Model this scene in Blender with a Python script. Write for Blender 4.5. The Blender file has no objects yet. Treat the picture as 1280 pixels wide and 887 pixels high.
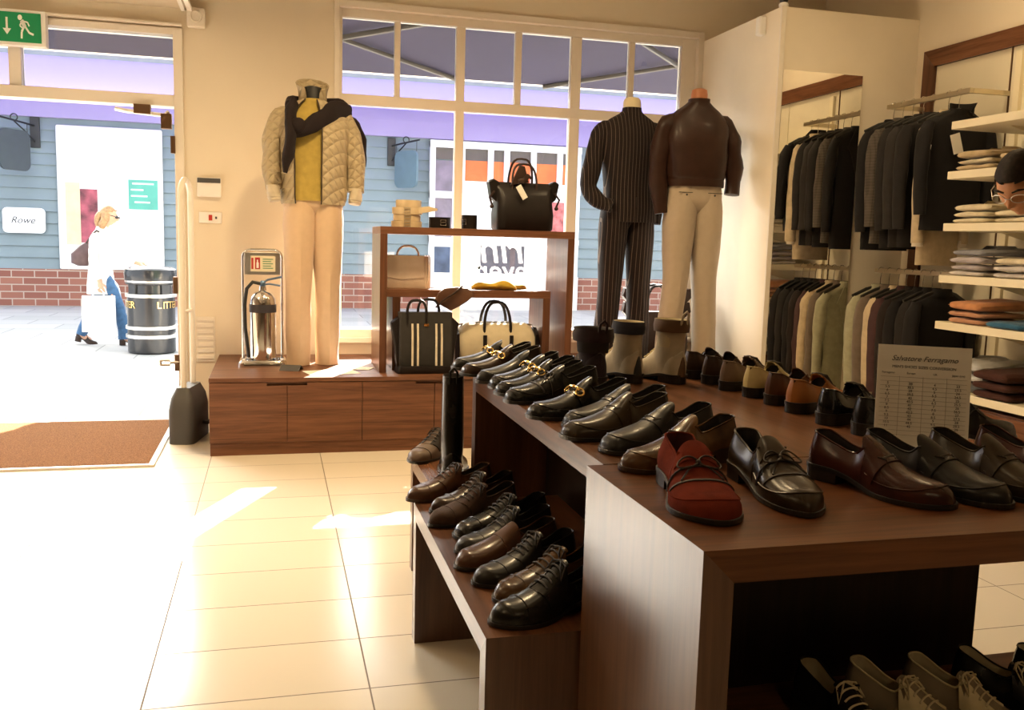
import bpy, bmesh, math, random
from mathutils import Vector, Matrix, Euler, noise
random.seed(11)
SC = bpy.context.scene
COL = SC.collection
PI = math.pi
rad = math.radians

# ---------------------------------------------------------------- camera, sky, sun, lamps, exposure
SC.view_settings.view_transform = 'Standard'
SC.view_settings.look = 'None'
SC.view_settings.gamma = 1.0
SC.view_settings.use_curve_mapping = False
SC.view_settings.exposure = 0.2

cam_data = bpy.data.cameras.new('camera')
cam_data.sensor_fit = 'HORIZONTAL'
cam_data.sensor_width = 36.0
cam_data.lens = 32.055
cam_data.clip_start = 0.05
cam = bpy.data.objects.new('camera', cam_data)
COL.objects.link(cam)
cam.matrix_world = (Matrix.Translation((0, 0, 1.25)) @ Matrix.Rotation(rad(-14.736), 4, 'Z')
                    @ Matrix.Rotation(rad(90 - 7.097), 4, 'X') @ Matrix.Rotation(rad(1.582), 4, 'Z'))
SC.camera = cam

world = bpy.data.worlds.new('sky')
SC.world = world
world.use_nodes = True
wn = world.node_tree
SUN_AZ, SUN_EL = 24.5, 30.0        # degrees from +Y towards +X, and above the horizon
SKY_BASE, SKY_GLOW, GLOW_WIDTH = 2.5, 40.0, 18.0
GLOW_AZ, GLOW_EL = -22.0, 25.0     # a bank of bright haze stands to the left of the sun
bg = wn.nodes['Background']
bg.inputs[1].default_value = 1.0
# clear pale sky with the bright haze bank
_tc = wn.nodes.new('ShaderNodeTexCoord'); _dt = wn.nodes.new('ShaderNodeVectorMath'); _dt.operation = 'DOT_PRODUCT'
_nm = wn.nodes.new('ShaderNodeVectorMath'); _nm.operation = 'NORMALIZE'
wn.links.new(_tc.outputs['Generated'], _nm.inputs[0]); wn.links.new(_nm.outputs[0], _dt.inputs[0])
_dt.inputs[1].default_value = (math.sin(rad(GLOW_AZ)) * math.cos(rad(GLOW_EL)), math.cos(rad(GLOW_AZ)) * math.cos(rad(GLOW_EL)), math.sin(rad(GLOW_EL)))
_ac = wn.nodes.new('ShaderNodeMath'); _ac.operation = 'ARCCOSINE'; wn.links.new(_dt.outputs['Value'], _ac.inputs[0])
_dv = wn.nodes.new('ShaderNodeMath'); _dv.operation = 'DIVIDE'; wn.links.new(_ac.outputs[0], _dv.inputs[0]); _dv.inputs[1].default_value = rad(GLOW_WIDTH)
_sq = wn.nodes.new('ShaderNodeMath'); _sq.operation = 'POWER'; wn.links.new(_dv.outputs[0], _sq.inputs[0]); _sq.inputs[1].default_value = 2.0
_ng = wn.nodes.new('ShaderNodeMath'); _ng.operation = 'MULTIPLY'; wn.links.new(_sq.outputs[0], _ng.inputs[0]); _ng.inputs[1].default_value = -1.0
_ex = wn.nodes.new('ShaderNodeMath'); _ex.operation = 'EXPONENT'; wn.links.new(_ng.outputs[0], _ex.inputs[0])
_sc = wn.nodes.new('ShaderNodeVectorMath'); _sc.operation = 'SCALE'; _sc.inputs[0].default_value = (SKY_GLOW, SKY_GLOW * 0.95, SKY_GLOW * 0.84); wn.links.new(_ex.outputs[0], _sc.inputs['Scale'])
_ad = wn.nodes.new('ShaderNodeVectorMath'); _ad.operation = 'ADD'; wn.links.new(_sc.outputs[0], _ad.inputs[0]); _ad.inputs[1].default_value = (SKY_BASE * 0.84, SKY_BASE * 0.92, SKY_BASE)
wn.links.new(_ad.outputs[0], bg.inputs[0])
sun_data = bpy.data.lights.new('sun', 'SUN')
sun_data.energy = 50.0
sun_data.angle = rad(0.6)
sun_data.color = (1.0, 0.93, 0.82)
sun = bpy.data.objects.new('sun', sun_data)
COL.objects.link(sun)
sd = Vector((math.sin(rad(SUN_AZ)) * math.cos(rad(SUN_EL)), math.cos(rad(SUN_AZ)) * math.cos(rad(SUN_EL)), math.sin(rad(SUN_EL))))
sun.rotation_euler = sd.to_track_quat('Z', 'Y').to_euler()
sun.location = sd * 30

def downlight(x, y, z, power, size, col, spread=150):
    d = bpy.data.lights.new('ceiling_downlight', 'AREA')
    d.shape = 'DISK'
    d.size = size
    d.energy = power
    d.color = col
    d.spread = rad(spread)
    o = bpy.data.objects.new('ceiling_downlight', d)
    COL.objects.link(o)
    o.location = (x, y, z)
    return o
WARM = (1.0, 0.73, 0.40)
for x, y, z, p in [(-1.6, 4.2, 2.60, 14), (-1.6, 1.2, 2.60, 5), (0.5, 4.3, 3.25, 44), (1.5, 4.1, 3.25, 16), (0.6, 2.2, 3.25, 2), (2.6, 4.6, 3.25, 4),
                   (3.5, 4.0, 3.25, 7), (0.6, -1.6, 3.25, 9), (-1.6, -1.8, 2.6, 3), (1.6, -1.8, 3.25, 4)]:
    downlight(x, y, z, p, 0.30, WARM)

# ---------------------------------------------------------------- helpers
def tagobj(o, label=None, cat=None, group=None, kind=None):
    if label: o['label'] = label
    if cat: o['category'] = cat
    if group: o['group'] = group
    if kind: o['kind'] = kind
    return o

def thing(name, label, cat, loc=(0, 0, 0), rz=0.0, group=None, rot=None):
    o = bpy.data.objects.new(name, None)
    o.empty_display_size = 0.05
    COL.objects.link(o)
    o.location = loc
    o.rotation_euler = rot if rot else (0, 0, rz)
    return tagobj(o, label, cat, group)

class MB:
    """collects geometry for ONE mesh"""
    def __init__(self):
        self.v = []; self.f = []; self.m = []
    def mark(self): return len(self.v)
    def xf(self, M, start=0):
        for i in range(start, len(self.v)):
            self.v[i] = tuple(M @ Vector(self.v[i]))
        return self
    def quad(self, pts, mi=0):
        s = len(self.v); self.v += [tuple(p) for p in pts]
        self.f.append(tuple(range(s, s + len(pts)))); self.m.append(mi)
    def box(self, x0, x1, y0, y1, z0, z1, mi=0):
        s = len(self.v)
        self.v += [(x0, y0, z0), (x1, y0, z0), (x1, y1, z0), (x0, y1, z0), (x0, y0, z1), (x1, y0, z1), (x1, y1, z1), (x0, y1, z1)]
        for q in ((0, 3, 2, 1), (4, 5, 6, 7), (0, 1, 5, 4), (1, 2, 6, 5), (2, 3, 7, 6), (3, 0, 4, 7)):
            self.f.append(tuple(s + i for i in q)); self.m.append(mi)
        return self
    def loft(self, rings, mi=0, close_u=True, cap0=True, cap1=True, close_v=False):
        s = len(self.v); n = len(rings[0])
        for r in rings: self.v += [tuple(p) for p in r]
        R = len(rings)
        for i in range(R if close_v else R - 1):
            a = s + i * n; b = s + ((i + 1) % R) * n
            for j in range(n if close_u else n - 1):
                k = (j + 1) % n
                self.f.append((a + j, a + k, b + k, b + j)); self.m.append(mi)
        if close_u and not close_v:
            if cap0: self.f.append(tuple(s + j for j in range(n))[::-1]); self.m.append(mi)
            if cap1: self.f.append(tuple(s + (R - 1) * n + j for j in range(n))); self.m.append(mi)
        return self
    def tube(self, pts, r, n=8, mi=0, closed=False, cap=True, flat=1.0):
        P = [Vector(p) for p in pts]; rings = []
        up = None
        for i, p in enumerate(P):
            if closed: t = P[(i + 1) % len(P)] - P[i - 1]
            else: t = P[min(i + 1, len(P) - 1)] - P[max(i - 1, 0)]
            if t.length < 1e-9: t = Vector((0, 0, 1))
            t.normalize()
            if up is None:
                up = Vector((0, 0, 1)) if abs(t.z) < 0.9 else Vector((0, 1, 0))
            a = up - t * up.dot(t)
            if a.length < 1e-5: a = t.orthogonal()
            a.normalize(); up = a; b = t.cross(a)
            rr = r[i] if isinstance(r, (list, tuple)) else r
            if isinstance(rr, (list, tuple)): ra, rb = rr
            else: ra, rb = rr, rr * flat
            rings.append([p + a * (ra * math.cos(2 * PI * k / n)) + b * (rb * math.sin(2 * PI * k / n)) for k in range(n)])
        return self.loft(rings, mi, True, cap, cap, closed)
    def lathe(self, prof, n=24, c=(0, 0, 0), mi=0, cap=True):
        rings = [[(c[0] + r * math.cos(2 * PI * k / n), c[1] + r * math.sin(2 * PI * k / n), c[2] + z) for k in range(n)] for r, z in prof]
        return self.loft(rings, mi, True, cap, cap)
    def ball(self, c, rx, ry=None, rz=None, n=16, k=10, mi=0):
        ry = rx if ry is None else ry; rz = rx if rz is None else rz
        rings = []
        for i in range(1, k):
            th = PI * i / k
            rings.append([(c[0] + rx * math.sin(th) * math.cos(2 * PI * j / n), c[1] + ry * math.sin(th) * math.sin(2 * PI * j / n), c[2] - rz * math.cos(th)) for j in range(n)])
        return self.loft(rings, mi)
    def torus(self, c, R, r, axis='z', n=20, k=8, mi=0, a0=0, a1=2 * PI):
        full = abs(a1 - a0 - 2 * PI) < 1e-6
        cnt = n if full else n + 1
        pts = []
        for i in range(cnt):
            a = a0 + (a1 - a0) * i / n
            u, w = R * math.cos(a), R * math.sin(a)
            pts.append((c[0] + (u if axis != 'x' else 0), c[1] + (w if axis == 'z' else (u if axis == 'x' else 0)), c[2] + (w if axis != 'z' else 0)))
        return self.tube(pts, r, k, mi, closed=full)
    def prism(self, poly, axis, a, b, mi=0):
        """poly of 2-D points in the plane normal to axis, extruded from a to b"""
        def mk(p, t):
            return {'x': (t, p[0], p[1]), 'y': (p[0], t, p[1]), 'z': (p[0], p[1], t)}[axis]
        return self.loft([[mk(p, a) for p in poly], [mk(p, b) for p in poly]], mi)
    def build(self, name, mats, parent=None, smooth=True, bevel=0.0, sub=0, angle=40, bsegs=2):
        me = bpy.data.meshes.new(name)
        bm = bmesh.new()
        vs = [bm.verts.new(p) for p in self.v]
        for f, m in zip(self.f, self.m):
            if len(set(f)) < 3: continue
            try:
                nf = bm.faces.new([vs[i] for i in f])
                nf.material_index = m
            except ValueError:
                pass
        bm.normal_update()
        bmesh.ops.recalc_face_normals(bm, faces=bm.faces[:])
        bm.to_mesh(me); bm.free()
        if not isinstance(mats, (list, tuple)): mats = [mats]
        for mt in mats: me.materials.append(mt)
        if smooth:
            me.shade_smooth()
            me.set_sharp_from_angle(angle=rad(angle))
        o = bpy.data.objects.new(name, me)
        COL.objects.link(o)
        if parent: o.parent = parent
        if bevel > 0:
            md = o.modifiers.new('bevel', 'BEVEL'); md.width = bevel; md.segments = bsegs; md.limit_method = 'ANGLE'; md.angle_limit = rad(40)
        if sub:
            md = o.modifiers.new('sub', 'SUBSURF'); md.levels = sub; md.render_levels = sub
        return o

def boxpart(name, x0, x1, y0, y1, z0, z1, mat, parent=None, bevel=0.002):
    return MB().box(x0, x1, y0, y1, z0, z1).build(name, mat, parent, smooth=False, bevel=bevel)

def rounded(w, h, r, n=5):
    pts = []
    for cx, cy, a in ((w / 2 - r, h / 2 - r, 0), (-w / 2 + r, h / 2 - r, 90), (-w / 2 + r, -h / 2 + r, 180), (w / 2 - r, -h / 2 + r, 270)):
        for i in range(n + 1):
            t = rad(a + 90 * i / n); pts.append((cx + r * math.cos(t), cy + r * math.sin(t)))
    return pts

def spl(tab, t):
    """smooth interpolation through a table of (t, value)"""
    if t <= tab[0][0]: return tab[0][1]
    if t >= tab[-1][0]: return tab[-1][1]
    for i in range(len(tab) - 1):
        if tab[i][0] <= t <= tab[i + 1][0]:
            t0, v0 = tab[i]; t1, v1 = tab[i + 1]; h = t1 - t0
            m0 = (v1 - tab[i - 1][1]) / (t1 - tab[i - 1][0]) if i > 0 else (v1 - v0) / h
            m1 = (tab[i + 2][1] - v0) / (tab[i + 2][0] - t0) if i + 2 < len(tab) else (v1 - v0) / h
            u = (t - t0) / h
            return (2 * u**3 - 3 * u**2 + 1) * v0 + (u**3 - 2 * u**2 + u) * h * m0 + (-2 * u**3 + 3 * u**2) * v1 + (u**3 - u**2) * h * m1
    return tab[-1][1]

def text_part(name, body, size, mat, parent, loc, rot, shear=0.0, extrude=0.0006, align='CENTER', mirror=False, sx=1.0):
    cu = bpy.data.curves.new(name, 'FONT')
    cu.body = body; cu.size = size; cu.shear = shear; cu.extrude = extrude
    cu.align_x = align; cu.align_y = 'CENTER'; cu.resolution_u = 3
    tmp = bpy.data.objects.new('tmp_text', cu); COL.objects.link(tmp)
    dg = bpy.context.evaluated_depsgraph_get(); dg.update()
    me = bpy.data.meshes.new_from_object(tmp.evaluated_get(dg))
    bpy.data.objects.remove(tmp); bpy.data.curves.remove(cu)
    me.name = name
    S = Matrix.Diagonal((-sx if mirror else sx, 1, 1, 1))
    me.transform(S)
    if mirror: me.flip_normals()
    me.materials.clear(); me.materials.append(mat)
    o = bpy.data.objects.new(name, me); COL.objects.link(o)
    o.parent = parent
    o.location = loc; o.rotation_euler = rot
    return o

# ---------------------------------------------------------------- materials
def newmat(name):
    m = bpy.data.materials.new(name); m.use_nodes = True
    nt = m.node_tree; b = nt.nodes['Principled BSDF']
    return m, nt, b

def N(nt, typ, **kw):
    n = nt.nodes.new(typ)
    for k, v in kw.items():
        if k.startswith('i_'): n.inputs[k[2:].replace('_', ' ')].default_value = v
        else: setattr(n, k, v)
    return n

def coords(nt, scale=(1, 1, 1), kind='Object', rot=(0, 0, 0)):
    tc = N(nt, 'ShaderNodeTexCoord'); mp = N(nt, 'ShaderNodeMapping')
    mp.inputs['Scale'].default_value = scale; mp.inputs['Rotation'].default_value = rot
    nt.links.new(tc.outputs[kind], mp.inputs['Vector'])
    return mp.outputs['Vector']

def ramp2(nt, fac, c0, c1, p0=0.0, p1=1.0):
    r = N(nt, 'ShaderNodeValToRGB')
    r.color_ramp.elements[0].color = (*c0, 1); r.color_ramp.elements[1].color = (*c1, 1)
    r.color_ramp.elements[0].position = p0; r.color_ramp.elements[1].position = p1
    nt.links.new(fac, r.inputs['Fac'])
    return r.outputs['Color']

def bump(nt, b, height, strength=0.3, dist=0.002):
    bp = N(nt, 'ShaderNodeBump'); bp.inputs['Strength'].default_value = strength; bp.inputs['Distance'].default_value = dist
    nt.links.new(height, bp.inputs['Height']); nt.links.new(bp.outputs['Normal'], b.inputs['Normal'])

def plain(name, col, rough=0.5, metal=0.0, var=0.08, scale=6.0, bmp=0.0, bscale=60.0, spec=0.5, coat=0.0, sheen=0.0):
    m, nt, b = newmat(name)
    b.inputs['Roughness'].default_value = rough; b.inputs['Metallic'].default_value = metal
    b.inputs['Specular IOR Level'].default_value = spec
    if coat: b.inputs['Coat Weight'].default_value = coat; b.inputs['Coat Roughness'].default_value = 0.12
    if sheen: b.inputs['Sheen Weight'].default_value = sheen; b.inputs['Sheen Roughness'].default_value = 0.5
    v = coords(nt)
    ns = N(nt, 'ShaderNodeTexNoise', i_Scale=scale, i_Detail=4.0)
    nt.links.new(v, ns.inputs['Vector'])
    c0 = tuple(max(0, c * (1 - var)) for c in col); c1 = tuple(min(1, c * (1 + var)) for c in col)
    nt.links.new(ramp2(nt, ns.outputs['Fac'], c0, c1, 0.3, 0.7), b.inputs['Base Color'])
    if bmp:
        n2 = N(nt, 'ShaderNodeTexNoise', i_Scale=bscale, i_Detail=3.0); nt.links.new(v, n2.inputs['Vector'])
        bump(nt, b, n2.outputs['Fac'], bmp, 0.003)
    return m

def leather(name, col, rough=0.32, coat=0.25, burn=None):
    """leather with fine grain and optional darker burnish patches"""
    m, nt, b = newmat(name)
    b.inputs['Roughness'].default_value = rough
    b.inputs['Specular IOR Level'].default_value = 0.24
    b.inputs['Coat Weight'].default_value = coat * 0.5; b.inputs['Coat Roughness'].default_value = 0.15
    v = coords(nt)
    ns = N(nt, 'ShaderNodeTexNoise', i_Scale=14.0, i_Detail=3.0); nt.links.new(v, ns.inputs['Vector'])
    c0 = burn or tuple(c * 0.75 for c in col)
    nt.links.new(ramp2(nt, ns.outputs['Fac'], c0, col, 0.35, 0.65), b.inputs['Base Color'])
    vo = N(nt, 'ShaderNodeTexVoronoi', i_Scale=420.0); nt.links.new(v, vo.inputs['Vector'])
    bump(nt, b, vo.outputs['Distance'], 0.12, 0.0006)
    return m

def wood(name, dark, light, axis='x', rough=0.35, scale=1.0, coat=0.0):
    m, nt, b = newmat(name)
    b.inputs['Roughness'].default_value = rough
    if not coat: b.inputs['Specular IOR Level'].default_value = 0.28
    if coat: b.inputs['Coat Weight'].default_value = coat; b.inputs['Coat Roughness'].default_value = 0.2
    st = {'x': (0.8, 14, 14), 'y': (14, 0.8, 14), 'z': (14, 14, 0.8)}[axis]
    v = coords(nt, tuple(s * scale for s in st))
    n1 = N(nt, 'ShaderNodeTexNoise', i_Scale=1.6, i_Detail=6.0, i_Roughness=0.62, i_Distortion=0.6); nt.links.new(v, n1.inputs['Vector'])
    v2 = coords(nt, tuple(s * scale * 5 for s in st))
    n2 = N(nt, 'ShaderNodeTexNoise', i_Scale=1.5, i_Detail=3.0); nt.links.new(v2, n2.inputs['Vector'])
    mx = N(nt, 'ShaderNodeMath', operation='MULTIPLY_ADD'); nt.links.new(n2.outputs['Fac'], mx.inputs[0]); mx.inputs[1].default_value = 0.35
    nt.links.new(n1.outputs['Fac'], mx.inputs[2])
    nt.links.new(ramp2(nt, mx.outputs[0], dark, light, 0.42, 0.85), b.inputs['Base Color'])
    bump(nt, b, mx.outputs[0], 0.05, 0.001)
    return m

def fabric(name, col, rough=0.85, weave=900.0, var=0.12, stripes=None, sheen=0.25, check=False):
    """woven cloth; stripes=(axis, period_m, width_fraction, colour)"""
    m, nt, b = newmat(name)
    b.inputs['Roughness'].default_value = rough
    b.inputs['Specular IOR Level'].default_value = 0.25
    b.inputs['Sheen Weight'].default_value = sheen; b.inputs['Sheen Roughness'].default_value = 0.5
    v = coords(nt)
    ns = N(nt, 'ShaderNodeTexNoise', i_Scale=25.0, i_Detail=4.0); nt.links.new(v, ns.inputs['Vector'])
    if sum(col) < 0.3: b.inputs['Sheen Weight'].default_value = 0.03
    c0 = tuple(c * (1 - var) for c in col); c1 = tuple(min(1, c * (1 + var)) for c in col)
    colr = ramp2(nt, ns.outputs['Fac'], c0, c1, 0.3, 0.7)
    sp = N(nt, 'ShaderNodeSeparateXYZ'); nt.links.new(v, sp.inputs[0])
    def line(ax, period, frac):
        a = N(nt, 'ShaderNodeMath', operation='MULTIPLY'); nt.links.new(sp.outputs['XYZ'.index(ax.upper())], a.inputs[0]); a.inputs[1].default_value = 1 / period
        f = N(nt, 'ShaderNodeMath', operation='FRACT'); nt.links.new(a.outputs[0], f.inputs[0])
        g = N(nt, 'ShaderNodeMath', operation='LESS_THAN'); nt.links.new(f.outputs[0], g.inputs[0]); g.inputs[1].default_value = frac
        return g.outputs[0]
    if stripes:
        mk = line(stripes[0], stripes[1], stripes[2])
        if check:
            mk2 = line('z', stripes[1], stripes[2])
            ad = N(nt, 'ShaderNodeMath', operation='ADD'); nt.links.new(mk, ad.inputs[0]); nt.links.new(mk2, ad.inputs[1])
            hf = N(nt, 'ShaderNodeMath', operation='MULTIPLY'); nt.links.new(ad.outputs[0], hf.inputs[0]); hf.inputs[1].default_value = 0.5
            mk = hf.outputs[0]
        mi = N(nt, 'ShaderNodeMix', data_type='RGBA'); nt.links.new(mk, mi.inputs['Factor']); nt.links.new(colr, mi.inputs['A']); mi.inputs['B'].default_value = (*stripes[3], 1)
        colr = mi.outputs['Result']
    nt.links.new(colr, b.inputs['Base Color'])
    n2 = N(nt, 'ShaderNodeTexNoise', i_Scale=weave, i_Detail=1.0); nt.links.new(v, n2.inputs['Vector'])
    bump(nt, b, n2.outputs['Fac'], 0.25, 0.0008)
    return m

def metal(name, col, rough=0.25):
    return plain(name, col, rough, 1.0, 0.05, 8.0)

def glass_mat(name, tint=(1, 1, 1), refl=0.06):
    m = bpy.data.materials.new(name); m.use_nodes = True; nt = m.node_tree; nt.nodes.clear()
    out = N(nt, 'ShaderNodeOutputMaterial'); mx = N(nt, 'ShaderNodeMixShader'); tr = N(nt, 'ShaderNodeBsdfTransparent'); gl = N(nt, 'ShaderNodeBsdfGlossy')
    tr.inputs[0].default_value = (*tint, 1); gl.inputs['Roughness'].default_value = 0.0
    fr = N(nt, 'ShaderNodeFresnel', i_IOR=1.45)
    nt.links.new(fr.outputs[0], mx.inputs[0])
    nt.links.new(tr.outputs[0], mx.inputs[1]); nt.links.new(gl.outputs[0], mx.inputs[2]); nt.links.new(mx.outputs[0], out.inputs[0])
    return m

M = {}
M['cream_board'] = plain('cream_board_paint', (0.84, 0.76, 0.62), 0.6, var=0.02)
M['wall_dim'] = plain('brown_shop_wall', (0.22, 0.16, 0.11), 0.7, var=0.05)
M['wall'] = plain('cream_wall_paint', (0.78, 0.69, 0.54), 0.75, var=0.03, scale=2.0, bmp=0.05, bscale=200)
M['ceiling'] = plain('ceiling_paint', (0.62, 0.54, 0.42), 0.8, var=0.02)
M['frame'] = plain('cream_gloss_paint', (0.80, 0.74, 0.64), 0.4, var=0.02)
M['white'] = plain('white_paint', (0.85, 0.83, 0.79), 0.5, var=0.02)
M['walnut_x'] = wood('walnut_grain_x', (0.075, 0.028, 0.014), (0.22, 0.095, 0.048), 'x', 0.42)
M['walnut_z'] = wood('walnut_grain_z', (0.060, 0.024, 0.013), (0.155, 0.066, 0.034), 'z', 0.30)
M['walnut_y'] = wood('walnut_grain_y', (0.075, 0.028, 0.013), (0.21, 0.088, 0.042), 'y', 0.26)
M['walnut_dark'] = wood('near_black_board', (0.010, 0.005, 0.004), (0.030, 0.014, 0.009), 'z', 0.5)  # near-black tone for the recessed boards of the shoe tables
M['walnut_lam'] = wood('walnut_laminate', (0.050, 0.020, 0.010), (0.135, 0.060, 0.031), 'z', 0.36, coat=0.35)
M['walnut_laty'] = wood('walnut_laminate_y', (0.035, 0.013, 0.006), (0.17, 0.070, 0.032), 'y', 0.28, coat=0.0)
M['walnut_top'] = wood('walnut_table_top', (0.030, 0.010, 0.004), (0.17, 0.064, 0.025), 'x', 0.28)
M['glass'] = glass_mat('clear_glass')
M['mirror'] = metal('mirror_silver', (0.90, 0.89, 0.84), 0.01)
M['chrome'] = metal('polished_chrome', (0.80, 0.80, 0.80), 0.10)
M['steel'] = metal('brushed_steel', (0.62, 0.60, 0.56), 0.35)
M['rail'] = metal('satin_rail', (0.70, 0.62, 0.46), 0.35)
M['gold'] = metal('gold_plate', (0.95, 0.66, 0.22), 0.18)
M['blackplastic'] = plain('black_plastic', (0.02, 0.02, 0.02), 0.45)
M['greyplastic'] = plain('dark_grey_plastic', (0.07, 0.068, 0.066), 0.55)
M['creamshelf'] = plain('cream_lacquer', (0.86, 0.78, 0.58), 0.40, var=0.02)
M['panel'] = plain('cream_back_panel', (0.80, 0.74, 0.58), 0.35, var=0.02)
M['paper'] = plain('white_paper', (0.86, 0.83, 0.76), 0.8, var=0.02)
M['ink'] = plain('dark_ink', (0.03, 0.025, 0.03), 0.7)
M['lining'] = plain('dark_leather_lining', (0.018, 0.012, 0.010), 0.8)
M['linen_lining'] = fabric('pale_lining', (0.55, 0.47, 0.30))
M['sole'] = plain('black_sole', (0.012, 0.010, 0.009), 0.4)
M['brownsole'] = plain('brown_sole', (0.045, 0.022, 0.012), 0.45)
# ================================================================ THE ROOM
WY = 6.35           # inner face of the shop front
def struct(o): o['kind'] = 'structure'; return o

def floor_material():
    m, nt, b = newmat('ivory_floor_tiles')
    tc = N(nt, 'ShaderNodeTexCoord'); mp = N(nt, 'ShaderNodeMapping')
    mp.inputs['Location'].default_value = (-0.255 + 0.6 * 20, -2.43 + 0.327 * 40, 0)
    nt.links.new(tc.outputs['Object'], mp.inputs['Vector'])
    br = N(nt, 'ShaderNodeTexBrick', offset=0.0, squash=1.0)
    br.inputs['Scale'].default_value = 1.0; br.inputs['Brick Width'].default_value = 0.6; br.inputs['Row Height'].default_value = 0.327
    br.inputs['Mortar Size'].default_value = 0.0026; br.inputs['Mortar Smooth'].default_value = 0.2; br.inputs['Bias'].default_value = 0.0
    br.inputs['Color1'].default_value = (0.76, 0.69, 0.57, 1); br.inputs['Color2'].default_value = (0.80, 0.73, 0.61, 1); br.inputs['Mortar'].default_value = (0.20, 0.165, 0.125, 1)
    nt.links.new(mp.outputs[0], br.inputs['Vector'])
    nt.links.new(br.outputs['Color'], b.inputs['Base Color'])
    rr = ramp2(nt, br.outputs['Fac'], (0.20,) * 3, (0.7,) * 3)
    nt.links.new(rr, b.inputs['Roughness'])
    iv = N(nt, 'ShaderNodeMath', operation='SUBTRACT'); iv.inputs[0].default_value = 1.0; nt.links.new(br.outputs['Fac'], iv.inputs[1])
    bump(nt, b, iv.outputs[0], 0.4, 0.002)
    return m

struct(MB().box(-2.6, 4.2, -4.0, 6.5, -0.12, 0.0).build('floor', floor_material(), smooth=False))
struct(MB().box(-2.6, 4.2, -4.0, 6.5, 3.35, 3.45).build('ceiling', M['ceiling'], smooth=False))
struct(MB().box(-2.6, -0.50, -4.0, 6.35, 2.655, 3.35).build('ceiling_lowered', M['ceiling'], smooth=False))
tr = MB(); tr.box(-0.56, -0.535, -4.0, 6.35, 2.64, 2.655); tr.box(-0.52, -0.492, -4.0, 6.35, 2.635, 2.66)
struct(tr.build('trim_1', M['white'], smooth=False))
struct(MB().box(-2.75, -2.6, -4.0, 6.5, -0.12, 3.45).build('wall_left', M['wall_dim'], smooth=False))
struct(MB().box(4.047, 4.2, -4.0, 6.5, -0.12, 3.45).build('wall_right', M['wall'], smooth=False))
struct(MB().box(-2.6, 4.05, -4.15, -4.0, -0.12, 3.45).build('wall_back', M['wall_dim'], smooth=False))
wf = MB()
wf.box(-0.555, 0.395, WY, WY + 0.16, 0, 3.35)              # pier
wf.box(-2.6, -0.555, WY, WY + 0.16, 2.53, 3.35)            # over the door
wf.box(0.395, 3.052, WY, WY + 0.16, 0, 0.56)              # under the window
wf.box(0.395, 3.052, WY, WY + 0.16, 2.80, 3.35)           # over the window
wf.box(3.052, 4.05, WY, WY + 0.16, 0, 3.35)
struct(wf.build('wall_front', M['wall'], smooth=False))
# fitting room box beside the window
struct(MB().box(3.052, 4.046, 5.262, WY, 0, 2.737).build('wall_partition', M['cream_board'], smooth=False))
# the cream corner strip along the partition's edge
struct(MB().box(3.042, 3.074, 5.246, 5.264, 0, 2.737).build('trim_2', M['frame'], smooth=False))

# ---- shop window: frame, mullions, panes
def bars(name, rects, y0, y1, mat, lip=0.0):
    b = MB()
    for i, (x0, x1, z0, z1) in enumerate(rects): b.box(x0, x1, y0 + 0.0015 * i, y1 - 0.0015 * i, z0, z1)
    return b.build(name, mat, None, smooth=False, bevel=0.003)
win = thing('window_1', 'wide cream framed shop window with small panes along its top', 'window', (1.72, WY, 0.56)); win['kind'] = 'structure'
def wpart(name, rects, y0, y1, mat):
    o = bars(name, rects, y0, y1, mat); o.parent = win; o.matrix_parent_inverse = Matrix.Translation(-Vector(win.location)); return o
wpart('window_frame', [(0.395, 0.43, 0.56, 2.80), (3.01, 3.052, 0.56, 2.80), (0.395, 3.052, 2.755, 2.80), (0.395, 3.052, 0.56, 0.62)], WY - 0.025, WY + 0.11, M['frame'])
wpart('casement', [(0.43, 0.45, 0.62, 2.755), (2.90, 3.01, 0.62, 2.755), (0.43, 3.01, 2.700, 2.755), (0.43, 3.01, 2.135, 2.205),
                   (1.225, 1.285, 0.62, 2.70), (2.055, 2.130, 0.62, 2.70), (0.80, 0.838, 2.205, 2.70), (1.645, 1.69, 2.205, 2.70), (2.495, 2.537, 2.205, 2.70)], WY + 0.02, WY + 0.09, M['frame'])
wpart('window_sill', [(0.395, 3.052, 0.53, 0.565)], WY - 0.07, WY + 0.02, M['frame'])
for x0, x1, z0, z1 in ((0.45, 0.80, 2.205, 2.70), (0.838, 1.225, 2.205, 2.70), (1.285, 1.645, 2.205, 2.70), (1.69, 2.055, 2.205, 2.70), (2.13, 2.495, 2.205, 2.70), (2.537, 2.90, 2.205, 2.70),
                       (0.45, 1.225, 0.62, 2.135), (1.285, 2.055, 0.62, 2.135), (2.13, 2.90, 0.62, 2.135)):
    wpart('pane', [(x0, x1, z0, z1)], WY + 0.052, WY + 0.058, M['glass'])
# lettering stuck on the glass, read from the street
dec, _dn, _db = newmat('white_vinyl'); _db.inputs['Base Color'].default_value = (0.9, 0.9, 0.9, 1)
_tl = N(_dn, 'ShaderNodeBsdfTranslucent'); _tl.inputs[0].default_value = (0.9, 0.9, 0.9, 1); _mx = N(_dn, 'ShaderNodeMixShader'); _mx.inputs[0].default_value = 0.6
_dn.links.new(_db.outputs[0], _mx.inputs[1]); _dn.links.new(_tl.outputs[0], _mx.inputs[2]); _dn.links.new(_mx.outputs[0], _dn.nodes['Material Output'].inputs[0])
for body, size, x, z, sh in (('spring', 0.30, 1.665, 1.185, 0.15), ('fever', 0.21, 1.63, 1.035, 0.1), ('is', 0.16, 1.83, 0.91, 0.1)):
    o = text_part('window_lettering', body, size, dec, win, (x - win.location.x, 0.045, z - win.location.z), (PI / 2, 0, 0), shear=sh, extrude=0.001, mirror=True)

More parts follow.
